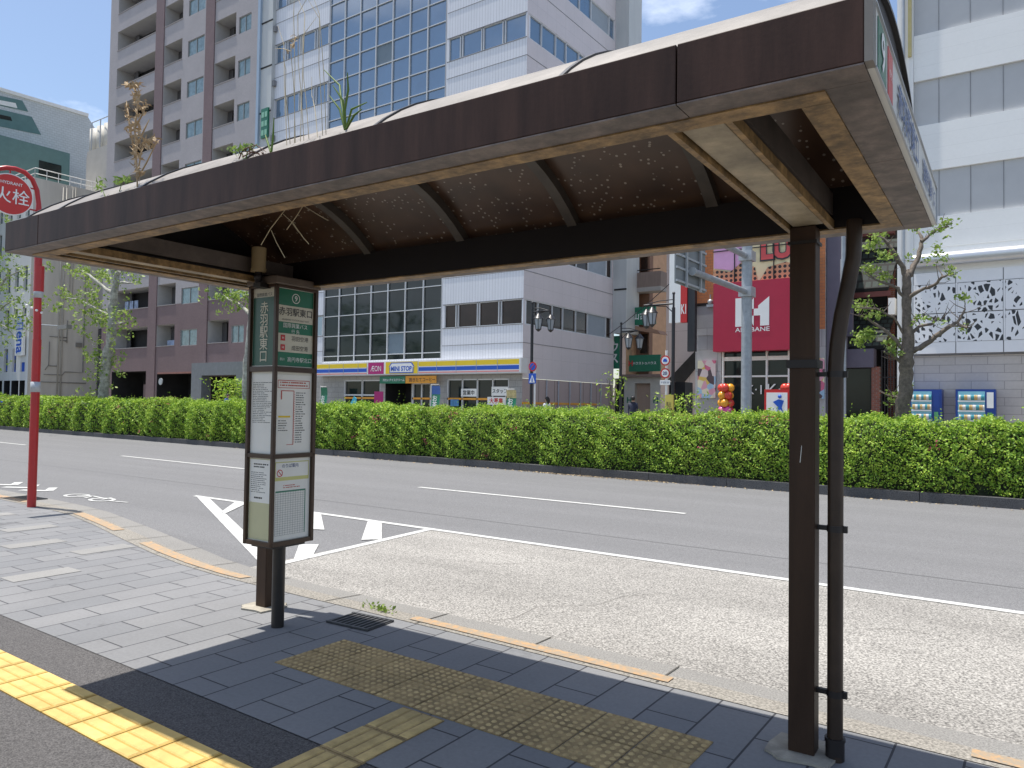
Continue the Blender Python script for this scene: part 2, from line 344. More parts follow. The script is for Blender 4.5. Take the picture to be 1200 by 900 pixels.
# kerb line: outer and inner edges (world X, Y)
KO = [(-60, 6.6), (-30, 6.25), (-20, 6.05), (-15.4, 5.95), (-13.2, 5.93), (-12.2, 5.88), (-11.4, 5.8), (-10.2, 5.56), (-9.1, 5.33), (-7.9, 5.06), (-7.1, 4.87), (-6.4, 4.76), (-5.4, 4.71), (-3.6, 4.70), (-1.9, 4.68), (0, 4.66), (30, 4.6)]
KI = [(-60, 6.0), (-30, 5.65), (-20, 5.45), (-15.4, 5.36), (-13.2, 5.33), (-12.2, 5.32), (-11.5, 5.26), (-10.3, 5.03), (-9.2, 4.78), (-8.0, 4.52), (-7.2, 4.39), (-6.5, 4.33), (-5.5, 4.32), (-3.6, 4.32), (-1.9, 4.29), (0, 4.27), (30, 4.2)]
def lerp2(a, b, t): return (a[0] + (b[0] - a[0]) * t, a[1] + (b[1] - a[1]) * t)
road = MB(); road.quad((-400, 2, -.154), (300, 2, -.154), (300, 19.2, -.154), (-400, 19.2, -.154)); tag(road.build('road', asph), kind='structure')
sheet('far_road', [[(-400, 19.3), (300, 19.3), (300, 25.4), (-400, 25.4)]], .30, asph)
fs = MB(); fs.box(-400, 300, 25.3, 60, -.1, .5); tag(fs.build('far_sidewalk', kerbi), kind='structure')
sheet('bus_bay', [[(-7.12, 4.6), (30, 4.5), (30, 8.22), (-7.3, 8.30)]], -.150, bayc)
# kerb body
kb = MB()
for i in range(len(KO) - 1):
    o0, o1, i0, i1 = KO[i], KO[i + 1], KI[i], KI[i + 1]
    m0, m1 = lerp2(i0, o0, .46), lerp2(i1, o1, .46)
    def P3(p, z): return (p[0], p[1], z)
    kb.quad(P3(i0, .004), P3(i1, .004), P3(m1, .002), P3(m0, .002), 1)
    e0, e1 = lerp2(i0, o0, .93), lerp2(i1, o1, .93)
    kb.quad(P3(m0, .002), P3(m1, .002), P3(e1, 0), P3(e0, 0), 0)
    kb.quad(P3(e0, 0), P3(e1, 0), P3(o1, -.03), P3(o0, -.03), 0)
    kb.quad(P3(o0, -.03), P3(o1, -.03), P3(o1, -.2), P3(o0, -.2), 0)
tag(kb.build('kerb', [kerbm, kerbi]), kind='structure')
# kerb joints (thin grooves filled with grit) and the orange no-stopping paint
def along(x):
    for i in range(len(KO) - 1):
        if KO[i][0] <= x <= KO[i + 1][0]:
            t = (x - KO[i][0]) / (KO[i + 1][0] - KO[i][0]); return lerp2(KI[i], KI[i + 1], t), lerp2(KO[i], KO[i + 1], t)
sm_ = MB(); sm_.quad((-40, 9.55, -.1495), (30, 9.5, -.1495), (30, 9.512, -.1495), (-40, 9.562, -.1495)); tag(sm_.build('road_seam', mat('seam_tar', (.07, .07, .07), .8, .2, 9)), kind='structure')
kj = MB()
for x in np.arange(-20, 2, .985):
    a, b = along(x + .35); m = lerp2(a, b, .03); e = lerp2(a, b, .98)
    kj.quad((m[0] - .006, m[1], .0075), (m[0] + .006, m[1], .0075), (e[0] + .006, e[1], .005), (e[0] - .006, e[1], .005))
tag(kj.build('kerb_joint', mat('grit', (.07, .065, .055), .9, .2, 30)), kind='structure')
op = MB()
for x0, x1 in ((-30, -21), (-15.2, -13.4), (-11.5, -9.6), (-8.55, -6.1), (-4.0, -1.86), (-.28, 1.2)):
    n = max(2, int((x1 - x0) / .3)); xs = np.linspace(x0, x1, n)
    for j in range(n - 1):
        a0, b0 = along(xs[j]); a1, b1 = along(xs[j + 1])
        f0, f1 = .12, .37
        p = [lerp2(a0, b0, f0), lerp2(a1, b1, f0), lerp2(a1, b1, f1), lerp2(a0, b0, f1)]
        op.quad(*[(q[0], q[1], .0095) for q in p])
def worn(name, c1, under, amount, scale=14):
    """painted marking worn through to what lies below (holes in the paint show the stone colour)"""
    m = bpy.data.materials.new(name); m.use_nodes = True; nt = m.node_tree; b = nt.nodes['Principled BSDF']; b.inputs['Roughness'].default_value = .75
    tc = nt.nodes.new('ShaderNodeTexCoord'); n = nt.nodes.new('ShaderNodeTexNoise'); n.inputs['Scale'].default_value = scale; n.inputs['Detail'].default_value = 9; n.inputs['Roughness'].default_value = .8
    nt.links.new(tc.outputs['Object'], n.inputs[0]); r = nt.nodes.new('ShaderNodeValToRGB'); r.color_ramp.elements[0].position = amount - .05; r.color_ramp.elements[1].position = amount + .04
    r.color_ramp.elements[0].color = (*under, 1); r.color_ramp.elements[1].color = (*c1, 1); nt.links.new(n.outputs[0], r.inputs[0]); nt.links.new(r.outputs[0], b.inputs['Base Color']); MATS[name] = m; return m
tag(op.build('kerb_paint', worn('orange_worn', (.42, .26, .13), (.29, .235, .17), .52, 20)), kind='structure')
# sidewalk: stone pavers, asphalt strips, guide paving
def below(y0, y1, x0=-80, x1=30, z=0.0):
    return [[(x0, y0), (x1, y0), (x1, y1), (x0, y1)]]
pav = tiled('stone_paver', (.165, .168, .174), (.198, .198, .20), (.045, .045, .05), .6, .3, .006, axes=('Y', 'X'), noise=.2, bump=.5, nscale=40, rough=.8, dirt=1)
sw = MB()
inner = [(x, y) for x, y in KI]
sw.poly([(-60, 2.53, 0), (30, 2.53, 0)] + [(x, y, 0) for x, y in reversed(inner)])
so_ = tag(sw.build('sidewalk', pav), kind='structure'); 
sheet('asphalt_strip', [[(-80, -6), (30, -6), (30, 2.53), (-80, 2.53)]], -.004, asph2)
# single replaced pale pavers and a smooth concrete slab line
lp = MB(); 
for a in ((-9.67, -9.37, 3.67, 4.27), (-7.95, -7.65, 3.03, 3.63), (-10.85, -10.55, 4.1, 4.7), (-12.4, -12.1, 4.2, 4.8), (-8.75, -8.45, 4.0, 4.6)):
    lp.quad((a[0] + .006, a[2], .004), (a[1] - .006, a[2], .004), (a[1] - .006, a[3], .004), (a[0] + .006, a[3], .004))
tag(lp.build('pale_paver', speckle('pale_stone', (.22, .215, .205), (.275, .27, .26), 120)), kind='structure')
yel = mat('tactile_yellow', (.66, .455, .14), .7, .14, 5, .3, 200, stains=.2, col2=(.75, .545, .19)); yel_base = mat('tactile_yellow_groove', (.50, .32, .075), .8, .2, 5, .3, 200, stains=.25)
yel_old = mat('tactile_old', (.58, .41, .18), .8, .22, 9, .3, 200, stains=.3, col2=(.66, .48, .22)); yel_strip = mat('tactile_strip', (.58, .42, .17), .8, .2, 9, .3, 200, stains=.3); yel_dirt = mat('tactile_old_dirt', (.40, .28, .125), .9, .3, 11, .3, 200, stains=.4)
yg = MB()                                         # long guide band: bars run along the street
def bar_block(mb, x0, y0, w, alongx, z=.004):
    g_ = .004
    mb.box(x0 + g_, x0 + w - g_, y0 + g_, y0 + w - g_, z - .012, z)
    for k in range(4):
        c = (k + .5) * w / 4
        if alongx: mb.add(*bar(x0 + .018, x0 + w - .018, y0 + c, z, True), 1)
        else: mb.add(*bar(y0 + .018, y0 + w - .018, x0 + c, z, False), 1)
def bar(a0, a1, c, z, ax):
    pts = []
    for zz, e, hw in ((z, 0, .0315), (z + .005, .006, .026)):
        for a, s in ((a0 + e, -1), (a1 - e, -1), (a1 - e, 1), (a0 + e, 1)):
            p = (a, c + s * hw, zz) if ax else (c + s * hw, a, zz); pts.append(p)
    f = [(4, 5, 6, 7), (0, 1, 5, 4), (1, 2, 6, 5), (2, 3, 7, 6), (3, 0, 4, 7)]
    if not ax: f = [tuple(reversed(q)) for q in f]
    return pts, f
for k in range(-45, 6): bar_block(yg, -2.885 + .3 * k, 1.885, .3, True)
for k in range(6, 12): bar_block(yg, -2.885 + .3 * k, 1.885, .3, True)
tag(yg.build('tactile_guide_band', [yel_base, yel]), kind='structure')
yc = MB()                                         # connecting strip towards the stop
for k in range(3): bar_block(yc, -2.885, 2.205 + .3 * k, .3, False, .006)
tag(yc.build('tactile_connecting_strip', [yel_dirt, yel_strip]), kind='structure')
yd = MB()
def dome_block(mb, x0, y0, w, n=6, z=.005):
    g_ = .004; mb.box(x0 + g_, x0 + w - g_, y0 + g_, y0 + w - g_, z - .012, z)
    for i in range(n):
        for j in range(n):
            cx, cy = x0 + (i + .5) * w / n, y0 + (j + .5) * w / n; S = 8; pts = []
            for zz, r in ((z, .0165), (z + .0048, .010)):
                for q in range(S): a = 2 * math.pi * q / S; pts.append((cx + r * math.cos(a), cy + r * math.sin(a), zz))
            mb.add(pts, [(q, (q + 1) % S, (q + 1) % S + S, q + S) for q in range(S)] + [tuple(range(S, 2 * S))], 1)
for i in range(9):
    for j in range(2): dome_block(yd, -4.045 + .3 * i, 3.125 + .3 * j, .3, 6)
tag(yd.build('tactile_warning_patch', [yel_dirt, yel_old]), kind='structure')
ck = MB()
for pts_ in ([(-3.9, 5.0), (-3.7, 5.35), (-3.75, 5.8), (-3.35, 6.15), (-3.3, 6.6), (-3.0, 7.0)], [(-1.2, 6.9), (-.95, 7.1), (-.6, 7.05)], [(-5.6, 6.9), (-5.1, 7.05), (-4.8, 7.4)]):
    for i in range(len(pts_) - 1): stripe_ = (Vector((*pts_[i], -.149)), Vector((*pts_[i + 1], -.149))); d_ = (stripe_[1] - stripe_[0]).normalized(); n_ = Vector((-d_.y, d_.x, 0)) * .0035; ck.quad(stripe_[0] - n_, stripe_[1] - n_, stripe_[1] + n_, stripe_[0] + n_)
tag(ck.build('pavement_crack', mat('crack', (.1, .09, .08), .9, .2, 9)), kind='structure')
# grates
def grate(name, cx, cy, w, d, rz, label):
    e = empty(name, (cx, cy, .006), label, 'drain cover', rz=rz)
    mb = MB(); mb.box(-w / 2, w / 2, -d / 2, d / 2, -.004, .002); mb.build('plate', mat('grate_dark', (.03, .03, .032), .6, .3, 20), e)
    mb = MB()
    for k in range(9):
        x = -w / 2 + (k + .5) * w / 9; mb.box(x - .008, x + .008, -d / 2 + .02, d / 2 - .02, .003, .01)
    mb.box(-w / 2, w / 2, -d / 2, -d / 2 + .02, .002, .011); mb.box(-w / 2, w / 2, d / 2 - .02, d / 2, .002, .011)
    mb.build('bar_grid', mat('grate_bars', (.06, .06, .062), .5, .3, 20), e)
grate('drain_cover', -4.27, 4.09, .42, .3, R_(4), 'dark iron drain cover set in the pavers beside the bus stop box')
grate('drain_cover', -13.9, 5.62, .7, .42, R_(2), 'dark slotted drain cover in the kerb beside the red hydrant pole')
# weeds in the gutter crack
cs = [(-4.35 + rng.normal() * .10, 4.42 + rng.normal() * .03, .012 + abs(rng.normal()) * .02) for _ in range(60)]
tag(leaves_mesh('weed_patch', cs, .018, leafmat('weed_leaf', [(.14, .22, .04), (.30, .40, .08)])), 'small green weeds growing in the kerb crack by the drain cover', 'weeds')

# road paint
wpaint = worn('road_white', (.52, .52, .50), (.24, .24, .24), .42, 11); wpaint2 = worn('road_white_old', (.50, .50, .48), (.24, .24, .24), .42, 9)
def stripe(mb, a, b, w, z=-.146):
    a, b = Vector((*a, z)), Vector((*b, z)); d = (b - a).normalized(); n = Vector((-d.y, d.x, 0)) * w / 2
    mb.quad(a - n, b - n, b + n, a + n)
lm = MB(); stripe(lm, (-7.25, 8.37), (30, 8.26), .115); tag(lm.build('bay_edge_line', wpaint), kind='structure')
for k, (a, b) in enumerate((((-11.18, 12.39), (-5.02, 12.41)), ((-24.5, 12.75), (-17.7, 12.56)), ((-38.5, 13.35), (-32.5, 13.15)), ((1.3, 12.4), (7.3, 12.4)))):
    mb = MB(); stripe(mb, a, b, .13); tag(mb.build('lane_dash', wpaint2), kind='structure')
hz = MB()
stripe(hz, (-13.3, 8.36), (-7.25, 8.37), .12); hz.quad((-13.41, 8.43, -.1475), (-7.42, 5.46, -.1475), (-7.2, 5.56, -.1475), (-12.85, 8.36, -.1475)); stripe(hz, (-7.30, 8.30), (-7.02, 5.4), .12, -.1445)
def bars(p, q, w): stripe(hz, p, q, w, -.1432)
for q4 in (((-11.62, 8.3), (-11.95, 8.3), (-11.05, 7.42), (-10.82, 7.33)), ((-9.66, 8.33), (-9.95, 8.33), (-8.66, 7.2), (-8.42, 7.33)), ((-8.24, 8.3), (-8.54, 8.3), (-7.42, 7.1), (-7.24, 7.3)), ((-7.60, 6.53), (-7.80, 6.38), (-7.11, 5.74), (-7.04, 5.95))):
    hz.quad(*[(x, y, -.1432) for x, y in q4])
tag(hz.build('hatched_marking', wpaint), kind='structure')
bk = MB()                                         # bicycle pictogram and arrow heads ahead of the bay
def ring(cx, cy, r, w):
    N = 18
    for k in range(N):
        a, b = 2 * math.pi * k / N, 2 * math.pi * (k + 1) / N
        bk.quad(*[(cx + q * math.cos(t) * 1.35, cy + q * math.sin(t), -.1455) for q, t in ((r, a), (r, b), (r - w, b), (r - w, a))])
ring(-14.95, 6.95, .21, .06); ring(-14.0, 6.95, .21, .06)
for a, b in (((-14.95, 6.95), (-14.65, 7.1)), ((-14.65, 7.1), (-14.1, 7.05)), ((-14.65, 7.1), (-14.45, 6.86)), ((-14.0, 6.95), (-14.15, 7.2)), ((-13.75, 6.95), (-13.3, 7.05))): stripe(bk, a, b, .05, -.1442)
for x in (-16.1, -16.9, -17.7): stripe(bk, (x, 6.95), (x - .5, 7.25), .16); stripe(bk, (x, 6.95), (x - .5, 6.65), .16, -.1445)
tag(bk.build('bicycle_marking', wpaint), kind='structure')
# ================================================================== MEDIAN HEDGE
mk = MB()
def med(x): return 17.22 + np.maximum(0, -x - 4) * .033
xs = np.arange(-130, 12, 2.0)
for i in range(len(xs) - 1):
    a, b = xs[i], xs[i + 1]; g_ = .012
    mk.prism([(a + g_, med(a), -.16), (b, med(b), -.16), (b, med(b) + .18, -.16), (a + g_, med(a) + .18, -.16)], (0, 0, .2))
tag(mk.build('median_kerb', speckle('median_kerb_stone', (.05, .05, .052), (.12, .12, .122), 60)), kind='structure')
soil = MB()
for i in range(len(xs) - 1): soil.quad((xs[i], med(xs[i]) + .17, .03), (xs[i + 1], med(xs[i + 1]) + .17, .03), (xs[i + 1], med(xs[i + 1]) + 2.3, .03), (xs[i], med(xs[i]) + 2.3, .03))
tag(soil.build('median_soil', mat('soil', (.09, .07, .05), .95, .3, 8)), kind='structure')
# dry leaf litter lying along the median kerb
cs = [(x, med(x) - .02 - abs(rng.normal()) * .12, -.145) for x in list(rng.normal(-10.2, 1.0, 260)) + list(rng.normal(-8.2, .6, 160)) + list(rng.uniform(-26, 0, 320))]
tag(leaves_mesh('leaf_litter', cs, .03, mat('dry_litter', (.36, .27, .16), .9, .3, 9), normals=np.tile([0, 0, 2.5], (len(cs), 1)), jitter=.6), kind='stuff')
hl = leafmat('hedge_leaf', [(.05, .11, .012), (.17, .32, .035), (.38, .54, .06), (.62, .72, .15)], scale=1.3)
dead = leafmat('hedge_twig', [(.12, .07, .04), (.2, .12, .07)]); azal = leafmat('azalea_bloom', [(.45, .04, .12), (.6, .12, .2)])
def hedge_top(x): return 1.50 + -.05 + .05 * np.sin(x * .9) + .035 * np.sin(x * 2.3 + 1) + .03 * np.sin(x * 5.3) + (x < -5) * 0 + .0055 * np.clip(-x - 8, 0, 60)
def hedge_points(n, x0, x1):
    x = rng.uniform(x0, x1, n); t = rng.random(n); top = hedge_top(x); base = med(x)
    side = t < .56
    bulge = .12 * np.sin(x * 1.7) + .08 * np.sin(x * 4.1 + 2) + .05 * np.sin(x * 9.3)
    z = np.where(side, .05 + (top - .03) * rng.random(n) ** .85, top + .02)
    rz = np.clip(z / top, 0, 1); fr = .12 + .20 * np.abs(rz - .45) ** 1.5 * 1.5 + .16 * (rz > .85) * (rz - .85) / .15
    lump = .10 * np.sin(x * 6.1 + z * 7) * np.sin(z * 9 + x * 2.7)
    y = np.where(side, base + fr - bulge * .6 - lump, base + .2 + rng.random(n) * 1.85)
    z = np.where(side, z, top - .10 * np.abs((y - base - 1.15) / 1.0) ** 3 + .05 * np.sin(x * 5 + y * 6) + lump)
    y += rng.normal(size=n) * .045; z += np.abs(rng.normal(size=n)) * .04 * (~side) + rng.normal(size=n) * .02
    nor = np.zeros((n, 3)); nor[:, 1] = np.where(side, -1, 0); nor[:, 2] = np.where(side, .45, 1.0)
    return np.stack([x, y, z], 1), nor
hp = []; hn = []; hs = []
for n, x0, x1, s in ((82000, -16, 4, .029), (62000, -34, -16, .038), (34000, -62, -34, .055), (12000, -110, -62, .09)):
    p, nn = hedge_points(n, x0, x1); hp.append(p); hn.append(nn); hs.append(np.full(n, s))
# shoots standing out of the top
sp = []
for _ in range(2600):
    x = rng.uniform(-60, 3); y = med(x) + rng.uniform(.2, 2.0); h = .04 + rng.exponential(.075); z = hedge_top(np.array([x]))[0]
    for q in range(6): sp.append((x + rng.normal() * .02, y + rng.normal() * .02, z + h * q / 6))
hp.append(np.array(sp)); hn.append(np.tile([0, 0, .4], (len(sp), 1))); hs.append(np.full(len(sp), .032))
hp = np.concatenate(hp); hn = np.concatenate(hn); hs = np.concatenate(hs)
mi = np.zeros(len(hp), int); tw = (np.sin(hp[:, 0] * 1.1) * np.sin(hp[:, 0] * .37 + 1) > .35) & (rng.random(len(hp)) < .10) & (hp[:, 2] > 1.2); mi[tw] = 1
for _ in range(34):
    cx = rng.uniform(-45, 1); cz = rng.uniform(.2, 1.5); d = (np.abs(hp[:, 0] - cx) < .16) & (np.abs(hp[:, 2] - cz) < .10) & (hp[:, 1] < med(hp[:, 0]) + .6) & (rng.random(len(hp)) < .16); mi[d] = 2
hedge = empty('hedge', (-20, 18.3, .03), 'long clipped green hedge with a few pink flowers running down the road median', 'hedge')
lo = leaves_mesh('foliage', hp - np.array([-20, 18.3, .03]), hs, [hl, dead, azal], hedge, normals=hn, matidx=mi, jitter=.75)
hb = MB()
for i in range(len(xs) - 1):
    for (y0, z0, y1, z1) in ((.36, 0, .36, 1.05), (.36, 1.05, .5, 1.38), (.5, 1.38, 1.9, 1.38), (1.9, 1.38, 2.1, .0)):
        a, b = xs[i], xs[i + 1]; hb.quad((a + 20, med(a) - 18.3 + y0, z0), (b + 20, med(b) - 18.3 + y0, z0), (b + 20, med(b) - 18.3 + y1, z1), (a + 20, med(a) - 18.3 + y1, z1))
hb.build('dark_core', mat('hedge_core', (.018, .026, .01), .95, .4, 6), hedge)  # dark shell, its colour standing for the shade inside the hedge

# ================================================================== SHELTER
SO = Vector((-1.016, 3.835, 0))
UX = Vector((math.cos(SH), math.sin(SH), 0)); UY = Vector((-math.sin(SH), math.cos(SH), 0))
shelter = empty('bus_shelter', SO, 'long dark bronze bus shelter with a curved roof and a numbered end sign', 'bus shelter', rz=SH)
ZB, ZT = 2.584, 2.762; U0, U1, V0, V1 = -4.25, .60, -1.765, .28; IU0, IU1, IV0, IV1 = -4.06, .40, -1.56, .09
# posts
p = MB(); p.box(0, .122, 0, .110, -.02, ZB + .004); post = p.build('post', M('bronze'), shelter, bevel=.006)
sc0 = MB(); sc0.prism([(.052, -.0015, 1.42), (.055, -.0015, 1.42), (.062, -.0015, 1.50), (.060, -.0015, 1.505)], (0, .001, 0)); sc0.build('scratch', M('white_paint'), post)
b_ = MB(); b_.box(-.012, .134, -.012, .122, 1.885, 1.925); b_.build('post_band', M('bronze_dark'), post)
b_ = MB(); b_.box(-.008, .130, -.008, .118, 2.50, 2.515); b_.build('post_collar', M('bronze_dark'), post)
p = MB(); p.box(-4.235, -4.115, .145, .255, -.02, ZB + .004); p.build('post', M('bronze'), shelter, bevel=.006)
for (a, b, c, d) in ((-.10, .22, -.10, .2), (-4.34, -4.02, .04, .34)):
    f = MB(); pts = []
    for k in range(14):
        t = 2 * math.pi * k / 14; r = 1 + .1 * math.sin(k * 2.7); pts.append(((a + b) / 2 + (b - a) / 2 * r * math.copysign(abs(math.cos(t)) ** .5, math.cos(t)), (c + d) / 2 + (d - c) / 2 * r * math.copysign(abs(math.sin(t)) ** .5, math.sin(t)), .002))
    f.prism(pts, (0, 0, .012)); f.build('post_footing', mat('footing', (.36, .33, .27), .9, .2, 12, .3, 60, stains=.3), shelter)
# fascia panels
for a, b in ((U0, -3.834), (-3.830, .088), (.092, U1)):
    f = MB(); f.box(a, b, V0, V0 + .03, ZB, ZT); f.build('fascia_panel', M('bronze_fascia'), shelter, bevel=.003)
f = MB(); f.box(U0, U0 + .03, V0 + .032, V1 - .032, ZB, ZT); f.build('fascia_panel', M('bronze_fascia'), shelter)
for a, b in ((U0, -3.0), (-2.996, -1.0), (-.996, U1)):
    f = MB(); f.box(a, b, V1 - .03, V1, ZB, ZT); f.build('fascia_panel', M('bronze_fascia'), shelter)
# soffit: outer grey band in pieces, inner rusty gold lip
def soffit(name, segs, m, z0, z1):
    f = MB()
    for s in segs: f.box(*s, z0, z1)
    return f.build(name, m, shelter)
e = .002
GO, GI = .155, .0
FO = V0 + .115; RO = U1 - .115; LO = U0 + .09; BO = V1 - .10
for a, b in ((U0, -3.834), (-3.830, .088), (.092, U1)): soffit('soffit_panel', [(a, b, V0 + .001, FO)], M('soffit_grey'), ZB - .006, ZB - .001)
for a, b in ((FO + e, -.90), (-.897, -.09), (-.087, V1)): soffit('soffit_panel', [(RO, U1, a, b)], M('soffit_grey'), ZB - .006, ZB - .001)
soffit('soffit_panel', [(U0, LO, FO + e, V1)], M('soffit_grey'), ZB - .006, ZB - .001)
soffit('soffit_panel', [(LO + e, RO - e, BO, V1)], M('soffit_grey'), ZB - .006, ZB - .001)
soffit('rusted_lip', [(LO + e, RO - e, FO + e, IV0), (IU1, RO - e, IV0 + e, IV1 - e), (LO + e, IU0, IV0 + e, IV1 - e), (LO + e, RO - e, IV1, BO - e)], M('soffit_gold'), ZB - .010, ZB - .002)
# inner webs of the ring beam
f = MB(); f.box(IU0 - .012, IU1 + .012, IV0 - .012, IV0, ZB - .0, ZT); f.box(IU0 - .012, IU1 + .012, IV1, IV1 + .012, ZB, ZT + .02); f.box(IU0 - .012, IU0, IV0, IV1, ZB, ZT); f.box(IU1, IU1 + .012, IV0, IV1, ZB, ZT)
f.build('ring_beam', M('bronze_dark'), shelter)
# curved roof
vc, cz_, chord, sag = -.75, 2.775, .95, .375
RR = (chord ** 2 + sag ** 2) / (2 * sag); zc = cz_ + sag - RR; A = math.asin(chord / RR)
def arc(r, n=20): return [(vc + r * math.sin(t), zc + r * math.cos(t)) for t in np.linspace(-A, A, n)]
def arcband(mb, u0, u1, r0, r1, mi=0, n=20):
    a, b = arc(r0, n), arc(r1, n)
    for i in range(n - 1):
        q = [(u0, *a[i]), (u0, *a[i + 1]), (u0, *b[i + 1]), (u0, *b[i])]; w = [(u1, *p[1:]) for p in q]
        mb.quad(*q, mi); mb.quad(*reversed(w), mi)
    for rr0, fl in ((b, 0), (a, 1)):
        vs = [(u0, *p_) for p_ in rr0] + [(u1, *p_) for p_ in rr0]; mb.add(vs, [((i, i + 1, n + i + 1, n + i) if fl == 0 else (i + 1, i, n + i, n + i + 1))[::-1] for i in range(n - 1)], mi, True)
rs = mat('roof_sheet', (.25, .225, .20), .6, .2, 5, .1, 40, stains=.35); 
# smoky polycarbonate seen from below, peppered with bright specks of worn-through dirt
m = bpy.data.materials.new('roof_lining'); m.use_nodes = True; nt = m.node_tree; b = nt.nodes['Principled BSDF']; b.inputs['Roughness'].default_value = .35
tcn = nt.nodes.new('ShaderNodeTexCoord'); vo = nt.nodes.new('ShaderNodeTexVoronoi'); vo.inputs['Scale'].default_value = 23; nt.links.new(tcn.outputs['Object'], vo.inputs[0])
r = nt.nodes.new('ShaderNodeValToRGB'); r.color_ramp.elements[0].position = .14; r.color_ramp.elements[1].position = .20
r.color_ramp.elements[0].color = (.60, .52, .44, 1); r.color_ramp.elements[1].color = (.14, .078, .048, 1)
nt.links.new(vo.outputs['Distance'], r.inputs[0])
n2 = nt.nodes.new('ShaderNodeTexNoise'); n2.inputs['Scale'].default_value = 4; nt.links.new(tcn.outputs['Object'], n2.inputs[0])
mm = nt.nodes.new('ShaderNodeMixRGB'); mm.blend_type = 'MULTIPLY'; mm.inputs[0].default_value = .8; nt.links.new(r.outputs[0], mm.inputs[1]); nt.links.new(n2.outputs[0], mm.inputs[2]); nt.links.new(mm.outputs[0], b.inputs['Base Color'])
MATS['roof_lining'] = m
RU0, RU1 = -4.2, .55
seams = [-3.79, -2.93, -2.075, -1.225, -.36]
edges = [RU0] + seams + [RU1]
for i in range(len(edges) - 1):
    f = MB(); arcband(f, edges[i] + .006, edges[i + 1] - .006, RR - .004, RR); f.build('roof_sheet', rs, shelter)
f = MB(); arcband(f, RU0 + .01, RU1 - .01, RR - .014, RR - .008); f.build('ceiling_lining', M('roof_lining'), shelter)
for u in seams + [RU1, RU0]:
    f = MB(); arcband(f, u - .009, u + .009, RR - .006, RR + .008); f.build('roof_seam', mat('seam_dark', (.03, .028, .028), .4, .1, 9), shelter)
for u in seams[1:]:
    f = MB(); a = arc(RR - .02); arcband(f, u - .10, u - .035, RR - .075, RR - .016); f.build('rib', M('rib_grey'), shelter)
for u in (RU0 + .005, RU1 - .02):
    f = MB(); a = [(u, p_[0], p_[1]) for p_ in arc(RR - .01)]; f.prism(a, (.012, 0, 0)); f.build('gable_plate', M('bronze_dark'), shelter)
# lamp channels across the shelter
for ua, ub in ((.008, .162), (-3.965, -3.815)):
    f = MB(); f.box(ua - .03, ua - .008, IV0 + e, IV1 - e, ZB - .008, ZB + .035); f.box(ub + .008, ub + .030, IV0 + e, IV1 - e, ZB - .008, ZB + .035); ch = f.build('lamp_channel', M('soffit_gold'), shelter)
    f = MB(); f.box(ua + .006, ub - .006, IV0 + .03, IV1 - .08, ZB + .006, ZB + .03); f.build('lamp_cover', M('light_cover'), ch, bevel=.004)
    f = MB(); f.box(ua - .008, ub + .008, IV0 + e, IV1 - e, ZB + .036, ZB + .05); f.build('recess', M('bronze_dark'), ch)
    f = MB(); f.box(ua - .024, ub + .026, IV0 + .01, IV1 - .01, ZB + .06, ZT - .01); f.build('cross_beam', mat('beam_grey', (.15, .12, .10), .55, .2, 6, stains=.3), shelter)
# end sign, on the right end
f = MB(); f.box(U1 + .001, U1 + .022, V0, V0 + .05, ZB, ZT); f.build('sign_end_cap', mat('cap_grey', (.2, .18, .155), .5, .1, 8), shelter)
f = MB(); f.box(U1 + .001, U1 + .018, V0 + .052, V1, ZB, ZT + .004); es = f.build('end_sign', mat('sign_face', (.66, .66, .62), .4, .05, 4, stains=.06), shelter)
f = MB(); f.box(U1 + .018, U1 + .024, V0 + .052, V1, ZB, ZB + .006); f.box(U1 + .018, U1 + .024, V0 + .052, V1, ZT - .002, ZT + .004); f.box(U1 + .018, U1 + .024, V1 - .006, V1, ZB, ZT); f.build('sign_trim', M('grey_metal'), es)
def esign(v0, v1, m, name='sign_patch'):
    f = MB(); f.box(U1 + .0185, U1 + .0205, v0, v1, ZB + .02, ZT - .015); return f.build(name, m, es)
esign(-1.66, -1.50, M('green_sign')); esign(-1.46, -1.36, M('red_sign'))
zc_ = (ZB + ZT) / 2; ex = U1 + .0212
text('9', (ex, -1.58, zc_), (0, 1, 0), (0, 0, 1), .11, .115, M('white_sign'), es, bold=.02)
text('のりば', (ex, -1.41, zc_), (0, 1, 0), (0, 0, 1), .085, .04, M('white_sign'), es)
bt = mat('sign_blue_text', (.08, .13, .28), .5, .03, 4)
text('赤羽駅東口', (ex, -.93, zc_), (0, 1, 0), (0, 0, 1), .78, .125, bt, es, bold=.02)
text('国際興業バス', (ex, -.12, zc_), (0, 1, 0), (0, 0, 1), .70, .095, bt, es, bold=.015)
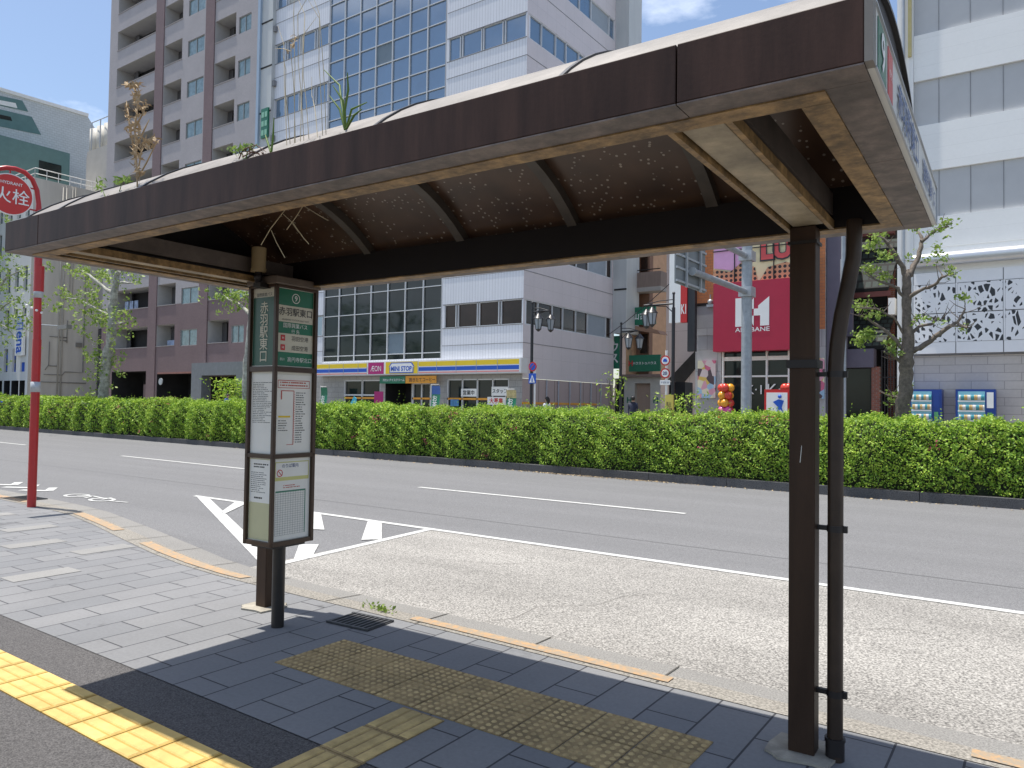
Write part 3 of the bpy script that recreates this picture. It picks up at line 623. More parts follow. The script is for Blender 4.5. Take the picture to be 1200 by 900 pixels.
# drain pipe with clamps
pc = (.205, .062); R = .036
f = MB(); f.tube([(pc[0] + .005, pc[1] - .01, -.02), (pc[0], pc[1], .1), (pc[0], pc[1], .9), (pc[0], pc[1], 1.9), (pc[0] + .006, pc[1], 2.0), (pc[0] + .025, pc[1], 2.14), (pc[0] + .055, pc[1], 2.29), (pc[0] + .078, pc[1], 2.42), (pc[0] + .082, pc[1], 2.52), (pc[0] + .082, pc[1], ZB + .02)], R, 20)
pipe = f.build('drain_pipe', mat('pipe_brown', (.05, .032, .022), .4, .2, 6, spec=.35, stains=.3), shelter)
f = MB(); f.tube([(pc[0], pc[1], .0), (pc[0], pc[1], .09)], .043, 20); f.tube([(pc[0], pc[1], .09), (pc[0], pc[1], .105)], .047, 20); f.build('pipe_socket', M('bronze_dark'), pipe)
for z in (.30, 1.09, 1.84):
    f = MB(); f.tube([(pc[0], pc[1], z), (pc[0], pc[1], z + .03)], .0395, 20); f.box(.121, pc[0] - .03, .05, .074, z + .004, z + .026); f.box(pc[0] + .034, pc[0] + .055, .05, .07, z - .002, z + .03); f.build('pipe_clamp', M('bronze_dark'), pipe)
# plants growing out of the gutter (own things)
def W(u, v, z): return SO + UX * u + UY * v + Vector((0, 0, z))
dry = mat('dry_stem', (.42, .3, .17), .8, .25, 20)
def pix_on_gutter(px, py, v=-1.69):
    d = ray(px, py); k = (v + SO.dot(UY)) / d.dot(UY); q = d * k; return Vector((q.x, q.y, q.z + CAM_H))
grassleaf = leafmat('green_blade', [(.09, .17, .03), (.25, .36, .08)])
def stems(name, label, cat, lines, m, w=.003, group=None, heads=None, headm=None, hs_=.012):
    base = pix_on_gutter(*lines[0][0]); mb = MB(base)
    for L in lines:
        j = rng.normal() * .03; pts = [pix_on_gutter(*p_, v=-1.68 + j * (i + 1) * .5) for i, p_ in enumerate(L)]
        mb.tube(pts, [w] * (len(pts) - 1) + [w * .4], 5)
    root = tag(link(name, None), label, cat, group); root.location = base
    mb.build('stem', m, root)
    if heads is not None:
        c = []
        for (x0, y0, x1, y1, n, s) in heads:
            for _ in range(n):
                t = rng.random(); q = pix_on_gutter(x0 + (x1 - x0) * t + rng.normal() * s, y0 + (y1 - y0) * t + rng.normal() * s, v=-1.68 + rng.normal() * .05); c.append(tuple(q - base))
        leaves_mesh('leaves', c, hs_, headm, root, aspect=.3)
    return root
stems('dried_weed', 'tall dried brown weed with seed heads rising from the shelter gutter', 'dead plant',
      [[(161, 219), (160, 190), (158, 150), (163, 110), (160, 99)], [(160, 195), (154, 160), (150, 132), (148, 118)], [(161, 205), (166, 175), (172, 158)], [(161, 210), (172, 190), (184, 166)], [(158, 150), (168, 132), (171, 120)], [(163, 115), (155, 100), (142, 99)], [(160, 180), (152, 172)], [(161, 170), (170, 150), (175, 140)]],
      dry, .0045, heads=[(160, 100, 161, 210, 150, 3), (146, 99, 162, 100, 30, 2), (148, 120, 154, 165, 40, 2), (166, 170, 185, 163, 50, 3), (165, 135, 172, 120, 24, 2)], headm=dry, hs_=.02)
stk = []
for x0, x1, x2, t in ((336, 334, 331, 30), (345, 343, 352, -10), (352, 357, 350, -5), (356, 352, 362, -10), (362, 358, 372, 20), (340, 338, 337, 60), (372, 366, 360, 90), (378, 377, 371, -5), (346, 340, 336, 40), (382, 374, 363, 0)):
    yb = 166 - (x0 - 336) * .27; w_ = random.uniform(-5, 5); stk.append([(x0, yb + 4), (x0 * .75 + x1 * .25 + w_ * .5, yb * .7 + t * .3), ((x0 + x1) / 2 + w_, (yb + t) / 2), (x1 + w_ * .7, max(t, -5) + 22), (x2 + random.uniform(-8, 8), max(t, -6))])
stk += [[(340, 60), (332, 57), (322, 57)], [(340, 60), (346, 47), (350, 40)]]
stems('dry_grass', 'bundle of tall pale dry grass stalks above the middle of the shelter edge', 'dry grass', stk, mat('straw', (.5, .42, .27), .8, .2, 20), .0017, heads=[(338, 62, 345, 40, 20, 2)], headm=dry, hs_=.012)
stems('grass_tuft', 'bright green grass tuft with long blades on the shelter roof', 'grass', [[(405, 152), (404, 130), (408, 105), (407, 85)], [(404, 152), (398, 128), (386, 112)], [(406, 150), (412, 128), (430, 120)], [(405, 150), (400, 120), (398, 100), (380, 82)], [(406, 151), (415, 135), (424, 128)], [(404, 150), (402, 118), (390, 100)]], grassleaf, .005)
stems('grass_tuft', 'pair of short green blades beside the dry stalks on the shelter', 'grass', [[(318, 178), (320, 160), (321, 138)], [(317, 178), (313, 165), (311, 158)]], grassleaf, .005)
stems('seedling', 'yellow green leafy seedling sprouting behind the shelter gutter left of the dry stalks', 'plant', [[(286, 190), (284, 180), (275, 176)], [(287, 190), (290, 178), (298, 172)]], grassleaf, .003, heads=[(266, 177, 298, 170, 60, 2.2)], headm=grassleaf, hs_=.016)
stems('seedling', 'small green seedling near the left end of the shelter gutter', 'plant', [[(123, 230), (120, 222)], [(140, 224), (143, 214)]], grassleaf, .003, heads=[(113, 219, 124, 214, 30, 2.4), (134, 212, 152, 210, 40, 2)], headm=grassleaf, hs_=.02)
stems('dead_creeper', 'tangle of wilted brown leaves hanging on the roof seam', 'dead plant', [[(280, 186), (285, 175), (300, 170), (312, 178)], [(284, 184), (296, 178), (306, 182)]], mat('dead_brown', (.12, .06, .04), .8, .2, 20), .003, heads=[(280, 182, 300, 174, 26, 3), (296, 180, 312, 178, 16, 2)], headm=mat('dead_brown', (.12, .06, .04)), hs_=.014)
def hang_twig():
    lines = [[(336, 243), (327, 255), (317, 268), (306, 287)], [(318, 270), (324, 284), (334, 302)], [(332, 251), (344, 262), (355, 278), (362, 286)], [(355, 241), (347, 254), (336, 269)], [(356, 241), (370, 250), (384, 258)], [(343, 262), (350, 272)]]
    base = W(-3.0, -1.5, 2.6); root = tag(link('hanging_twig', None), 'thin dry twig hanging under the shelter roof above the stop box', 'twig'); root.location = base; mb = MB(base)
    for L in lines:
        mb.tube([pix_on_gutter(*q, v=-1.46 + .02 * i) for i, q in enumerate(L)], .0022, 5)
    mb.build('stem', mat('straw', (.5, .42, .27)), root)
hang_twig()

# ================================================================== BUS STOP BOX
BU0, BU1, BV0, BV1, BZ0, BZ1 = -3.895, -3.575, -.25, .155, .615, 2.552
stop = empty('bus_stop_sign', W(-3.66, -.10, 0), 'brown framed four sided bus stop timetable box on a round black post', 'bus stop', rz=SH)
def SL(u, v, z): return (u + 3.66, v + .10, z)
class SB(MB):
    def bx(s, u0, u1, v0, v1, z0, z1, mi=0): s.box(u0 + 3.66, u1 + 3.66, v0 + .10, v1 + .10, z0, z1, mi)
f = SB(); f.tube([(0, 0, -.02), (0, 0, BZ0 + .02)], .047, 24); f.build('pole', mat('pole_black', (.018, .016, .016), .4, .3, 12, spec=.5, stains=.3), stop)
f = SB(); f.bx(BU0 + .04, BU1 - .04, BV0 + .05, BV1 - .05, BZ0 - .022, BZ0 - .001); f.build('bracket', M('bronze_dark'), stop)
f = SB(); t = .028
for u in (BU0, BU1 - t):
    for v in (BV0, BV1 - t): f.bx(u, u + t, v, v + t, BZ0, BZ1)
for z0, z1 in ((BZ0, BZ0 + .035), (1.262, 1.295), (1.905, 1.944), (BZ1 - .02, BZ1)):
    f.bx(BU0, BU1, BV0 + .003, BV0 + .022, z0, z1); f.bx(BU0, BU1, BV1 - .022, BV1 - .003, z0, z1); f.bx(BU0 + .003, BU0 + .022, BV0, BV1, z0, z1); f.bx(BU1 - .022, BU1 - .003, BV0, BV1, z0, z1)
f.build('frame', M('brown_frame'), stop, bevel=.003)
f = SB(); f.bx(BU0 - .012, BU1 + .012, BV0 - .012, BV1 + .012, BZ1 + .001, BZ1 + .062); f.build('cap', mat('cap_brown', (.16, .12, .09), .45, .15, 8, stains=.2), stop, bevel=.008)
panel_m = mat('paper', (.70, .68, .60), .5, .05, 5); pg = mat('paper_yellow', (.56, .54, .33), .5, .05, 5); wht = mat('paper_white', (.80, .79, .74), .5, .04, 5)
f = SB(); f.bx(BU0 + .026, BU1 - .026, BV0 + .026, BV1 - .026, BZ0 + .01, BZ1 - .005); f.build('core', panel_m, stop)
def zm(z): return z if z < 1.93 else 1.952 + (z - 1.94) * 1.078
def face_r(v0, v1, z0, z1, m, name, d=.0, parent=stop):     # plates on the broad right face
    z0, z1 = zm(z0), zm(z1)
    f = SB(); x = BU1 - .0255 + d; f.bx(x, x + .0012, v0, v1, z0, z1); return f.build(name, m, parent)
def face_f(u0, u1, z0, z1, m, name, d=.0, parent=stop):     # plates on the narrow front face
    z0, z1 = zm(z0), zm(z1)
    f = SB(); y = BV0 + .0255 - d; f.bx(u0, u1, y - .0012, y, z0, z1); return f.build(name, m, parent)
va, vb = BV0 + t + .004, BV1 - t - .004; ua, ub = BU0 + t + .004, BU1 - t - .004; vm = (va + vb) / 2; um = (ua + ub) / 2
def tr(s, z, h, w, m, par, v=None, d=.004, **k): return text(s, SL(BU1 - .0255 + d, vm if v is None else v, zm(z)), (0, 1, 0), (0, 0, 1), w, h, m, par, ext=0, **k)
def tf(s, z, h, w, m, par, u=None, d=.004, **k): return text(s, SL(um if u is None else u, BV0 + .0255 - d, zm(z)), (1, 0, 0), (0, 0, 1), w, h, m, par, ext=0, **k)
pan = face_r(va, vb, 1.94, 2.475, M('green_sign'), 'stop_name_panel')
face_r(va, vb, 2.245, 2.36, M('cream_sign'), 'pale_band', .0014, pan); face_r(va, vb, 2.035, 2.165, M('cream_sign'), 'pale_band', .0014, pan)
f = SB()
for k in range(20):
    a, b = 2 * math.pi * k / 20, 2 * math.pi * (k + 1) / 20; x = BU1 - .0255 + .003
    f.poly([SL(x, vm + r_ * math.cos(q), zm(2.415) + r_ * math.sin(q)) for r_, q in ((.038, a), (.038, b), (.032, b), (.032, a))])
f.build('number_ring', M('white_sign'), pan)
tr('9', 2.415, .042, .05, M('white_sign'), pan, bold=.01); tr('赤羽駅東口', 2.318, .062, .32, M('black_text'), pan, bold=.012); tr('AKABANE STATION EAST EXIT', 2.262, .014, .26, M('grey_text'), pan)
tr('国際興業バス', 2.222, .036, .25, M('white_sign'), pan); tr('行 先', 2.182, .032, .14, M('white_sign'), pan)
for z, s in ((2.133, '羽田空港'), (2.067, '成田空港')):
    face_r(va + .035, va + .075, z - .02, z + .02, M('red_sign'), 'red_mark', .003, pan); tr(s, z, .038, .2, M('black_text'), pan, v=vm + .045, bold=.006)
    tr('H', z, .02, .02, M('white_sign'), pan, v=va + .055, d=.0052)
tr('赤31', 1.985, .022, .06, M('white_sign'), pan, v=va + .05); tr('高円寺駅北口', 1.985, .038, .23, M('white_sign'), pan, v=vm + .045)
pan = face_f(ua, ub, 1.94, 2.475, M('green_dull'), 'stop_name_panel'); face_f(ua, ub, 2.415, 2.475, M('cream_sign'), 'pale_band', .0014, pan)
tf('国際興業バス', 2.432, .028, .22, M('black_text'), pan)
tf('赤\n羽\n駅\n東\n口', 2.175, .45, .13, M('cream_sign'), pan, bold=.01)
# route map and notices
def lines_of_text(par, face, a0, a1, z0, z1, n, m, frac=1.0, hh=.25):
    f = SB(); dz = (z1 - z0) / n
    for k in range(n):
        z = z1 - (k + .5) * dz; a = a0
        end = a0 + (a1 - a0) * (frac * random.uniform(.55, 1.0))
        while a < end:
            w = random.uniform(.006, .02)
            if face == 'r': x = BU1 - .0255 + .003; f.add([SL(x, a, z - dz * hh), SL(x, a + w, z - dz * hh), SL(x, a + w, z + dz * hh), SL(x, a, z + dz * hh)], [(0, 1, 2, 3)])
            else: y = BV0 + .0255 - .003; f.add([SL(a, y, z - dz * hh), SL(a + w, y, z - dz * hh), SL(a + w, y, z + dz * hh), SL(a, y, z + dz * hh)], [(0, 1, 2, 3)])
            a += w + random.choice((.002, .003, .008))
    return f.build('print', m, par)
rm = face_r(va, vb, 1.30, 1.885, wht, 'route_map')
rt = mat('map_red', (.5, .08, .06), .5, .05, 5)
f = SB(); x0 = BU1 - .0255 + .003
def rr_(v0, v1, z0, z1): f.add([SL(x0, v0, z0), SL(x0, v1, z0), SL(x0, v1, z1), SL(x0, v0, z1)], [(0, 1, 2, 3)])
rr_(va + .02, vb - .02, 1.84, 1.845); rr_(va + .02, vb - .02, 1.785, 1.789); rr_(vm - .002, vm + .004, 1.36, 1.765); rr_(va + .05, vm, 1.762, 1.768); rr_(va + .05, va + .06, 1.70, 1.765); rr_(vm - .06, vm, 1.36, 1.364)
for k in range(22): rr_(vm + .004, vm + .015, 1.38 + k * .017, 1.382 + k * .017)
rr_(va + .02, va + .024, 1.785, 1.845); rr_(vb - .024, vb - .02, 1.785, 1.845); f.build('route_line', rt, rm)
lines_of_text(rm, 'r', vm + .02, vb - .03, 1.37, 1.76, 22, M('grey_text'), .7, .18); lines_of_text(rm, 'r', va + .04, vb - .04, 1.795, 1.838, 2, rt, 1, .22)
face_r(va + .03, vm - .03, 1.565, 1.578, M('yellow'), 'yellow_note', .0025, rm); lines_of_text(rm, 'r', va + .03, vm - .05, 1.46, 1.55, 5, M('grey_text'), 1, .15)
tt = face_r(va, vb, .655, 1.255, wht, 'timetable')
face_r(va + .01, vb - .01, 1.095, 1.235, mat('note_yellow', (.60, .58, .22), .5, .05, 5), 'notice_border', .0014, tt); face_r(va + .018, vb - .018, 1.122, 1.228, wht, 'notice', .0025, tt)
text('のりば案内', SL(BU1 - .0255 + .0045, vm - .02, 1.205), (0, 1, 0), (0, 0, 1), .2, .03, M('navy_text'), tt, ext=0, bold=.01)
f = SB()
for k in range(18):
    a, b = 2 * math.pi * k / 18, 2 * math.pi * (k + 1) / 18; f.poly([SL(BU1 - .0255 + .0045, va + .055 + r_ * math.cos(q), 1.152 + r_ * math.sin(q)) for r_, q in ((.027, a), (.027, b), (.021, b), (.021, a))])
f.add([SL(BU1 - .0255 + .0046, va + .037, 1.168), SL(BU1 - .0255 + .0046, va + .041, 1.171), SL(BU1 - .0255 + .0046, va + .073, 1.138), SL(BU1 - .0255 + .0046, va + .069, 1.134)], [(0, 1, 2, 3)])
f.build('no_smoking_mark', M('red_sign'), tt)
lines_of_text(tt, 'r', va + .10, vb - .03, 1.13, 1.18, 3, M('grey_text'), 1, .2); lines_of_text(tt, 'r', va + .09, vb - .09, 1.035, 1.065, 2, rt, 1, .2)
f = SB()
for k in range(13): f.bx(BU1 - .0235, BU1 - .023, va + .02 + k * .0235, va + .0215 + k * .0235, .69, 1.01)
for k in range(20): f.bx(BU1 - .0235, BU1 - .023, va + .02, vb - .045, .69 + k * .0168, .6915 + k * .0168)
f.build('timetable_grid', mat('grid_grey', (.22, .23, .22), .5, .05, 5), tt)
f = SB(); f.bx(BU1 - .0235, BU1 - .0228, va + .02, vb - .045, 1.008, 1.02); f.bx(BU1 - .0235, BU1 - .0228, vb - .045, vb - .038, .69, 1.02); f.build('timetable_header', mat('grid_green', (.06, .22, .14), .5, .05, 5), tt)
nt_ = face_f(ua, ub, 1.30, 1.885, wht, 'notice_sheet'); lines_of_text(nt_, 'f', ua + .02, ub - .015, 1.52, 1.83, 24, M('grey_text'), 1, .17)
nt_ = face_f(ua, ub, .655, 1.255, pg, 'yellow_sheet'); face_f(ua + .006, ub - .004, .93, 1.25, wht, 'letter', .0014, nt_)
lines_of_text(nt_, 'f', ua + .05, ub - .04, 1.185, 1.225, 2, M('black_text'), 1, .25); lines_of_text(nt_, 'f', ua + .02, ub - .04, 1.0, 1.16, 11, M('grey_text'), .9, .17); lines_of_text(nt_, 'f', ua + .06, ub - .05, .955, .975, 1, M('black_text'), 1, .3)
# small beige sensor cylinder standing on the box
se = empty('sensor', W(-3.72, -.30, 2.585), 'small beige cylinder sensor on a dark mount above the stop box', 'sensor', rz=SH)
f = MB(); f.tube([(0, 0, .07), (0, 0, .235)], .052, 20); f.tube([(0, 0, .055), (0, 0, .08)], .056, 20); f.build('housing', mat('beige_plastic', (.36, .27, .14), .5, .1, 10), se)
f = MB(); f.tube([(0, 0, -.03), (0, 0, .055)], .025, 14); f.box(-.03, .05, -.02, .09, -.06, -.025); f.ball((0, 0, .02), .034); f.build('mount', M('bronze_dark'), se)

# ================================================================== RED HYDRANT SIGN
HP = Vector((-12.79, 5.28, 0))
hy = empty('hydrant_sign', HP, 'red fire hydrant sign with a round disc on a tall curved red pole', 'sign')
zz = gy(37, 300, 5.28)[1]
f = MB(); pts = [(0, 0, -.02), (0, 0, 1.5), (0, 0, 2.6), (0, 0, 4.25)]; f.tube(pts[:3], .062, 18)
pole = f.build('pole', M('red_pole'), hy)
f = MB(); A2 = [(0, 0, 2.6), (0, -.03, 4.45), (0, -.04, 4.72), (0, -.07, 4.93), (0, -.14, 5.08), (0, -.25, 5.165), (0, -.38, 5.185), (0, -.50, 5.17), (0, -.62, 5.12), (0, -.74, 5.03)]
f.tube(A2, [.055] * 2 + [.036] * 8, 14); f.build('curved_arm', M('red_pole'), hy)
f = MB()
for z in (1.78, 3.25): f.tube([(0, 0, z), (0, 0, z + .16)], .068, 18)
build_each(f, 'pole_band', M('grey_metal'), hy)
f = MB(); f.tube([(0, 0, 3.35), (0, 0, 3.75)], .072, 18); f.build('pole_sleeve', M('red_pole'), hy)
f = MB()
for k in range(4): f.ball((.05, .03 - .07 * k, 3.02 + .03 * k), .02)
f.build('ivory_tie', M('white_paint'), hy)
dc = Vector((.03, -.45, 4.77)); f = MB(); f.tube([dc + Vector((-.012, 0, 0)), dc + Vector((.012, 0, 0))], .315, 40); disc = f.build('disc', mat('white_rim', (.75, .74, .72), .4, .02, 3), hy)
f = MB(); f.tube([dc + Vector((-.014, 0, 0)), dc + Vector((.0145, 0, 0))], .300, 40); f.build('disc_face', mat('hydrant_red', (.55, .03, .025), .4, .05, 3), disc)
text('火栓', dc + Vector((.0165, .02, -.02)), (0, 1, 0), (0, 0, 1), .48, .25, M('white_sign'), disc, bold=.004)
text('HYDRANT', dc + Vector((.0165, 0.01, .17)), (0, 1, 0), (0, 0, 1), .30, .05, M('white_sign'), disc, bold=.012)
f = MB(); f.box(-.012, .012, -.20, -.05, 4.60, 4.62); f.box(-.012, .012, -.20, -.08, 4.93, 4.95); f.box(-.012, .012, -.46, -.44, 5.05, 5.17); f.build('hanger', M('red_pole'), hy)


# ================================================================== BUILDINGS ACROSS THE ROAD
FG = .5                                                    # level of the far pavement
def fY(Y): return lambda a, d, z: (a, Y + d, z)            # facade facing the road (normal -Y)
def fX(X): return lambda a, d, z: (X - d, a, z)            # facade facing +X
glass_b = mat('glass_sky_tint', (.06, .13, .22), .05, .15, .5, spec=1, ior=2.1)  # blue of the reflected sky painted into the panes
glass_d = mat('glass_dark', (.016, .024, .024), .06, .3, .5, spec=.5, ior=1.4)  # on the grid's low panes it paints in a dark street reflection
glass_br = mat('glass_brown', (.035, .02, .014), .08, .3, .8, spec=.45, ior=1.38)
curtain = mat('curtain', (.42, .43, .40), .8, .1, 12, streak=False)
alu = mat('aluminium', (.62, .63, .64), .4, .04, 5)
def ribbed(name, c, seam=(.3, .3, .3), pitch=.18, axis='X'):
    m = tiled(name, c, tuple(x * .97 for x in c), tuple(x * .72 for x in c), pitch, 300, .012, axes=(axis, 'Z'), offset=0, bump=.6, noise=.05, rough=.6); return m
white_rib = ribbed('ribbed_white', (.74, .75, .79)); side_bounce_pink = tiled('side_cladding_bounce', (.64, .585, .59), (.62, .57, .575), (.48, .44, .44), .9, 3.54, .006, axes=('Y', 'Z'), offset=0, bump=.2, noise=.07, rough=.6)  # side tint has the warm bounce off the pavement painted in
def window_row(mb_g, mb_f, edges, z0, z1, put, gi=lambda k: 0, fr=.05, d=.10):
    for k in range(len(edges) - 1):
        a, b = edges[k], edges[k + 1]
        mb_g.quad(put(a, d, z0), put(b, d, z0), put(b, d, z1), put(a, d, z1), gi(k))
    def bar_(a0, a1, z_0, z_1):
        p = [put(a0, .02, z_0), put(a1, .02, z_0), put(a1, .02, z_1), put(a0, .02, z_1)]; q = [put(a0, d + .01, z_0), put(a1, d + .01, z_0), put(a1, d + .01, z_1), put(a0, d + .01, z_1)]
        mb_f.add(p + q, [(0, 1, 2, 3), (0, 3, 7, 4), (1, 5, 6, 2), (3, 2, 6, 7), (0, 4, 5, 1)])
    for a in edges: bar_(a - fr / 2, a + fr / 2, z0, z1)
    bar_(edges[0], edges[-1], z0, z0 + fr); bar_(edges[0], edges[-1], z1 - fr, z1)

# ---- white office building over the convenience store
off = empty('office_building', (-30.5, 30, FG), 'white panelled office building with a big blue glass grid above the corner store', 'building')
oo = Vector((-30.5, 30, FG))
FH = 3.54; H_OFF = 33.0
strips = [(5.65 + FH * k, 6.90 + FH * k) for k in range(8)]
hol = [(-25.5, -20.56, a, b, .35) for a, b in strips[:1] + strips[1:]] + [(-40.05, -34.98, a, b, .35) for a, b in strips]
hol += [(-34.93, -25.72, 4.1, 32.6, .35)]
f = MB(oo); wall_grid(f, -41.25, -20.5, 4.0, H_OFF, hol, fY(30)); f.build('front_wall', white_rib, off)
hol2 = [(30.12, 39.2, a, b, .35) for a, b in strips]
f = MB(oo); wall_grid(f, 30, 39.5, 3.02, H_OFF, hol2, fX(-20.5)); f.build('side_wall', side_bounce_pink, off)
f = MB(oo); f.box(-41.2, -20.52, 30.3, 39.5, H_OFF - .3, H_OFF); f.box(-41.25, -41.1, 30.01, 39.5, FG, H_OFF - .3); f.build('roof', M('concrete'), off)
# thin joints between the cladding panels, corner trim
f = MB(oo)
for k in range(8):
    z = 4.75 + FH * k; f.box(-25.62, -20.5, 29.985, 29.999, z - .012, z + .012); f.box(-40.1, -34.95, 29.985, 29.999, z - .012, z + .012); f.box(-20.499, -20.485, 29.985, 39.5, z - .015, z + .015)
    for e_ in (strips[k][0], strips[k][1]): f.box(-25.62, -20.5, 29.98, 29.998, e_ - .02, e_ + .02); f.box(-40.1, -34.95, 29.98, 29.998, e_ - .02, e_ + .02)
    f.box(-40.12, -39.9, 29.8, 29.99, 4.2 + FH * k, 4.55 + FH * k)
f.build('panel_joint', mat('joint_grey', (.22, .22, .23), .7, .1, 5), off)
for z0, z1 in strips:
    gm, fm = MB(oo), MB(oo); r = random.random
    window_row(gm, fm, [-25.5, -24.75, -24.6, -23.35, -23.22, -22.0, -21.85, -20.58], z0, z1, fY(30), gi=lambda k: 0)
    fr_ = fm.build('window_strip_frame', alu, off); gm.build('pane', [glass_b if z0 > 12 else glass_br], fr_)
    gm, fm = MB(oo), MB(oo)
    window_row(gm, fm, [-40.0, -39.1, -38.9, -37.7, -37.5, -36.3, -36.1, -35.05], z0, z1, fY(30), gi=lambda k: 1 if (k * 7 + int(z0)) % 4 == 0 else 0)
    fr_ = fm.build('window_strip_frame', alu, off); gm.build('pane', [glass_b, curtain], fr_)
    gm, fm = MB(oo), MB(oo)
    window_row(gm, fm, [30.14, 31.35, 32.7, 33.75, 35.1, 36.4, 38.55, 39.18], z0, z1, fX(-20.5), gi=lambda k: 1 if k == 5 else 0)
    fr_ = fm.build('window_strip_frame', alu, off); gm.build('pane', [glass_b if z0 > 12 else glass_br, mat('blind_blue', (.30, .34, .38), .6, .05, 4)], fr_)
# glass grid: mullions one mesh, panes one mesh with a few blinds; low panes painted as darker reflections
gm, fm = MB(oo), MB(oo)
cols = np.linspace(-34.93, -25.72, 8); rows = [4.1, 4.42] + [4.42 + 1.18 * k for k in range(1, 24)]
for i in range(7):
    for j in range(len(rows) - 1):
        rr = (i * 31 + j * 17) % 23
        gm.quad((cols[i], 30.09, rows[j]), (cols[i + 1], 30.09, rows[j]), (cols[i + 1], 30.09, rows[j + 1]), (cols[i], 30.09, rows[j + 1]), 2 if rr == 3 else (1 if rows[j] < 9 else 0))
for c in cols: fm.box(c - .028, c + .028, 30.0, 30.08, 4.1, 32.6)
for z in rows: fm.box(-34.93, -25.72, 30.01, 30.07, z - .022, z + .022)
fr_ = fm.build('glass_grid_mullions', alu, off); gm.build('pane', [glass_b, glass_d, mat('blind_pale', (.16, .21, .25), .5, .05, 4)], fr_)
# pale service columns, left one and the one at the back right
f = MB(oo); f.box(-41.25, -40.1, 29.75, 30.0, FG, H_OFF); 
lc = f.build('service_column', mat('column_white', (.52, .53, .52), .6, .06, 3, streak=True), off)
f = MB(oo); f.box(-41.45, -41.2, 29.6, 29.9, FG, H_OFF); f.build('blue_grey_strip', mat('strip_blue', (.33, .42, .52), .4, .05, 3), lc)
f = MB(oo)
for k in range(9): f.box(-41.2, -40.06, 29.72, 29.74, 5.5 + 2.95 * k, 5.6 + 2.95 * k)
build_each(f, 'column_joint', M('dark_inside'), lc)
f = MB(oo); f.box(-40.9, -40.2, 29.62, 29.72, 18.6, 20.5); gs_ = f.build('green_sign', M('green_sign'), lc)
f = MB(oo)
for r_ in range(3):
    for c_ in range(2): f.box(-40.82 + c_ * .32, -40.58 + c_ * .32, 29.6, 29.615, 18.75 + r_ * .58, 19.1 + r_ * .58)
f.build('mark', mat('mark_green', (.25, .5, .35), .5, .05, 5), lc)
f = MB(oo); f.box(-20.49, -19.62, 39.3, 41, 6.0, H_OFF - 1); sc_ = f.build('service_column', M('column_white'), off)
f = MB(oo)
for k in range(8): f.box(-20.4, -19.6, 39.27, 39.29, 8.5 + FH * k, 8.6 + FH * k)
build_each(f, 'column_joint', M('dark_inside'), sc_)
# ground floor of the convenience store
gfw = tiled('grey_tile_wall', (.36, .345, .335), (.33, .32, .31), (.2, .2, .2), .6, .3, .01, rough=.5)
hol = [(-33.05, -30.1, 1.3, 3.0, .6), (-29.7, -27.75, .5, 2.85, 1.6, 1, 1), (-27.7, -25.75, .5, 2.8, .5, 1, 0), (-25.25, -21.3, .8, 3.0, .6)]
f = MB(oo); wall_grid(f, -41, -20.5, FG, 4.0, hol, fY(30)); f.build('store_front_wall', [gfw, M('dark_inside')], off)
def store_window(x0, x1, z0, z1, n, mid=None):
    gm, fm = MB(oo), MB(oo); ed = list(np.linspace(x0 + .03, x1 - .03, n + 1)); window_row(gm, fm, ed, z0, z1, fY(30), fr=.06, d=.12)
    if mid: fm.box(x0, x1, 30.03, 30.11, mid - .04, mid + .04)
    w = fm.build('store_window', alu, off); gm.build('pane', glass_d, w); return w
w1 = store_window(-33.05, -30.1, 1.3, 3.0, 2, 2.15); w2 = store_window(-25.25, -21.3, .8, 3.0, 4); w3 = store_window(-27.7, -25.75, .5, 2.8, 3)
f = MB(oo)
for a, b in ((-33.05, -30.1), (-27.7, -25.75), (-25.25, -21.3)): f.box(a, b, 30.02, 30.028, 1.93, 2.03)
build_each(f, 'orange_stripe', M('orange'), off)
posters = MB(oo); posters.box(-24.3, -23.3, 30.0, 30.012, 2.1, 2.5); posters.box(-22.35, -21.35, 30.0, 30.012, 2.15, 2.6); posters.box(-22.6, -21.5, 30.0, 30.011, 1.7, 2.09); posters.box(-25.0, -24.45, 30.0, 30.011, 1.6, 1.95, 1); posters.box(-30.55, -29.85, 29.99, 30.001, 1.3, 2.35, 2)
pw = build_each(posters, 'window_poster', [M('white_sign'), mat('poster_blue', (.08, .25, .5), .5, .3, 8), M('magenta')], off)[0]
for s, x, z, w, h, m_ in (('スタッフ', -21.85, 2.38, .9, .26, 'black_text'), ('大募集', -22.05, 1.9, .9, .28, 'red_sign'), ('営業中', -23.8, 2.3, .8, .25, 'black_text')): text(s, (x + 30.5, -.003, z - FG), (1, 0, 0), (0, 0, 1), w, h, M(m_), pw, bold=.02)
f = MB(oo)
f.box(-34.95, -20.2, 29.45, 29.98, 3.24, 3.97); sb = f.build('store_sign_box', mat('sign_box', (.62, .62, .62), .4, .03, 4), off)
def plate(x0, x1, z0, z1, m_, y=29.44, par=None, name='sign_stripe'):
    f = MB(oo); f.box(x0, x1, y, 29.449, z0, z1); return f.build(name, m_, par or sb)
plate(-34.85, -20.28, 3.30, 3.93, M('white_sign'), 29.443, name='sign_face')
for a, b in ((-34.8, -30.62), (-26.75, -20.32)):
    plate(a, b, 3.67, 3.91, M('yellow'), 29.438); plate(a, b, 3.42, 3.62, M('blue'), 29.438); plate(a, b, 3.31, 3.37, M('pink'), 29.438)
f = MB(oo)
for x in (-33.7, -32.5, -31.3, -25.5, -24.2, -22.9, -21.6, -30.6, -26.78): f.box(x - .012, x + .012, 29.43, 29.436, 3.3, 3.93)
f.build('sign_joint', M('grey_metal'), sb)
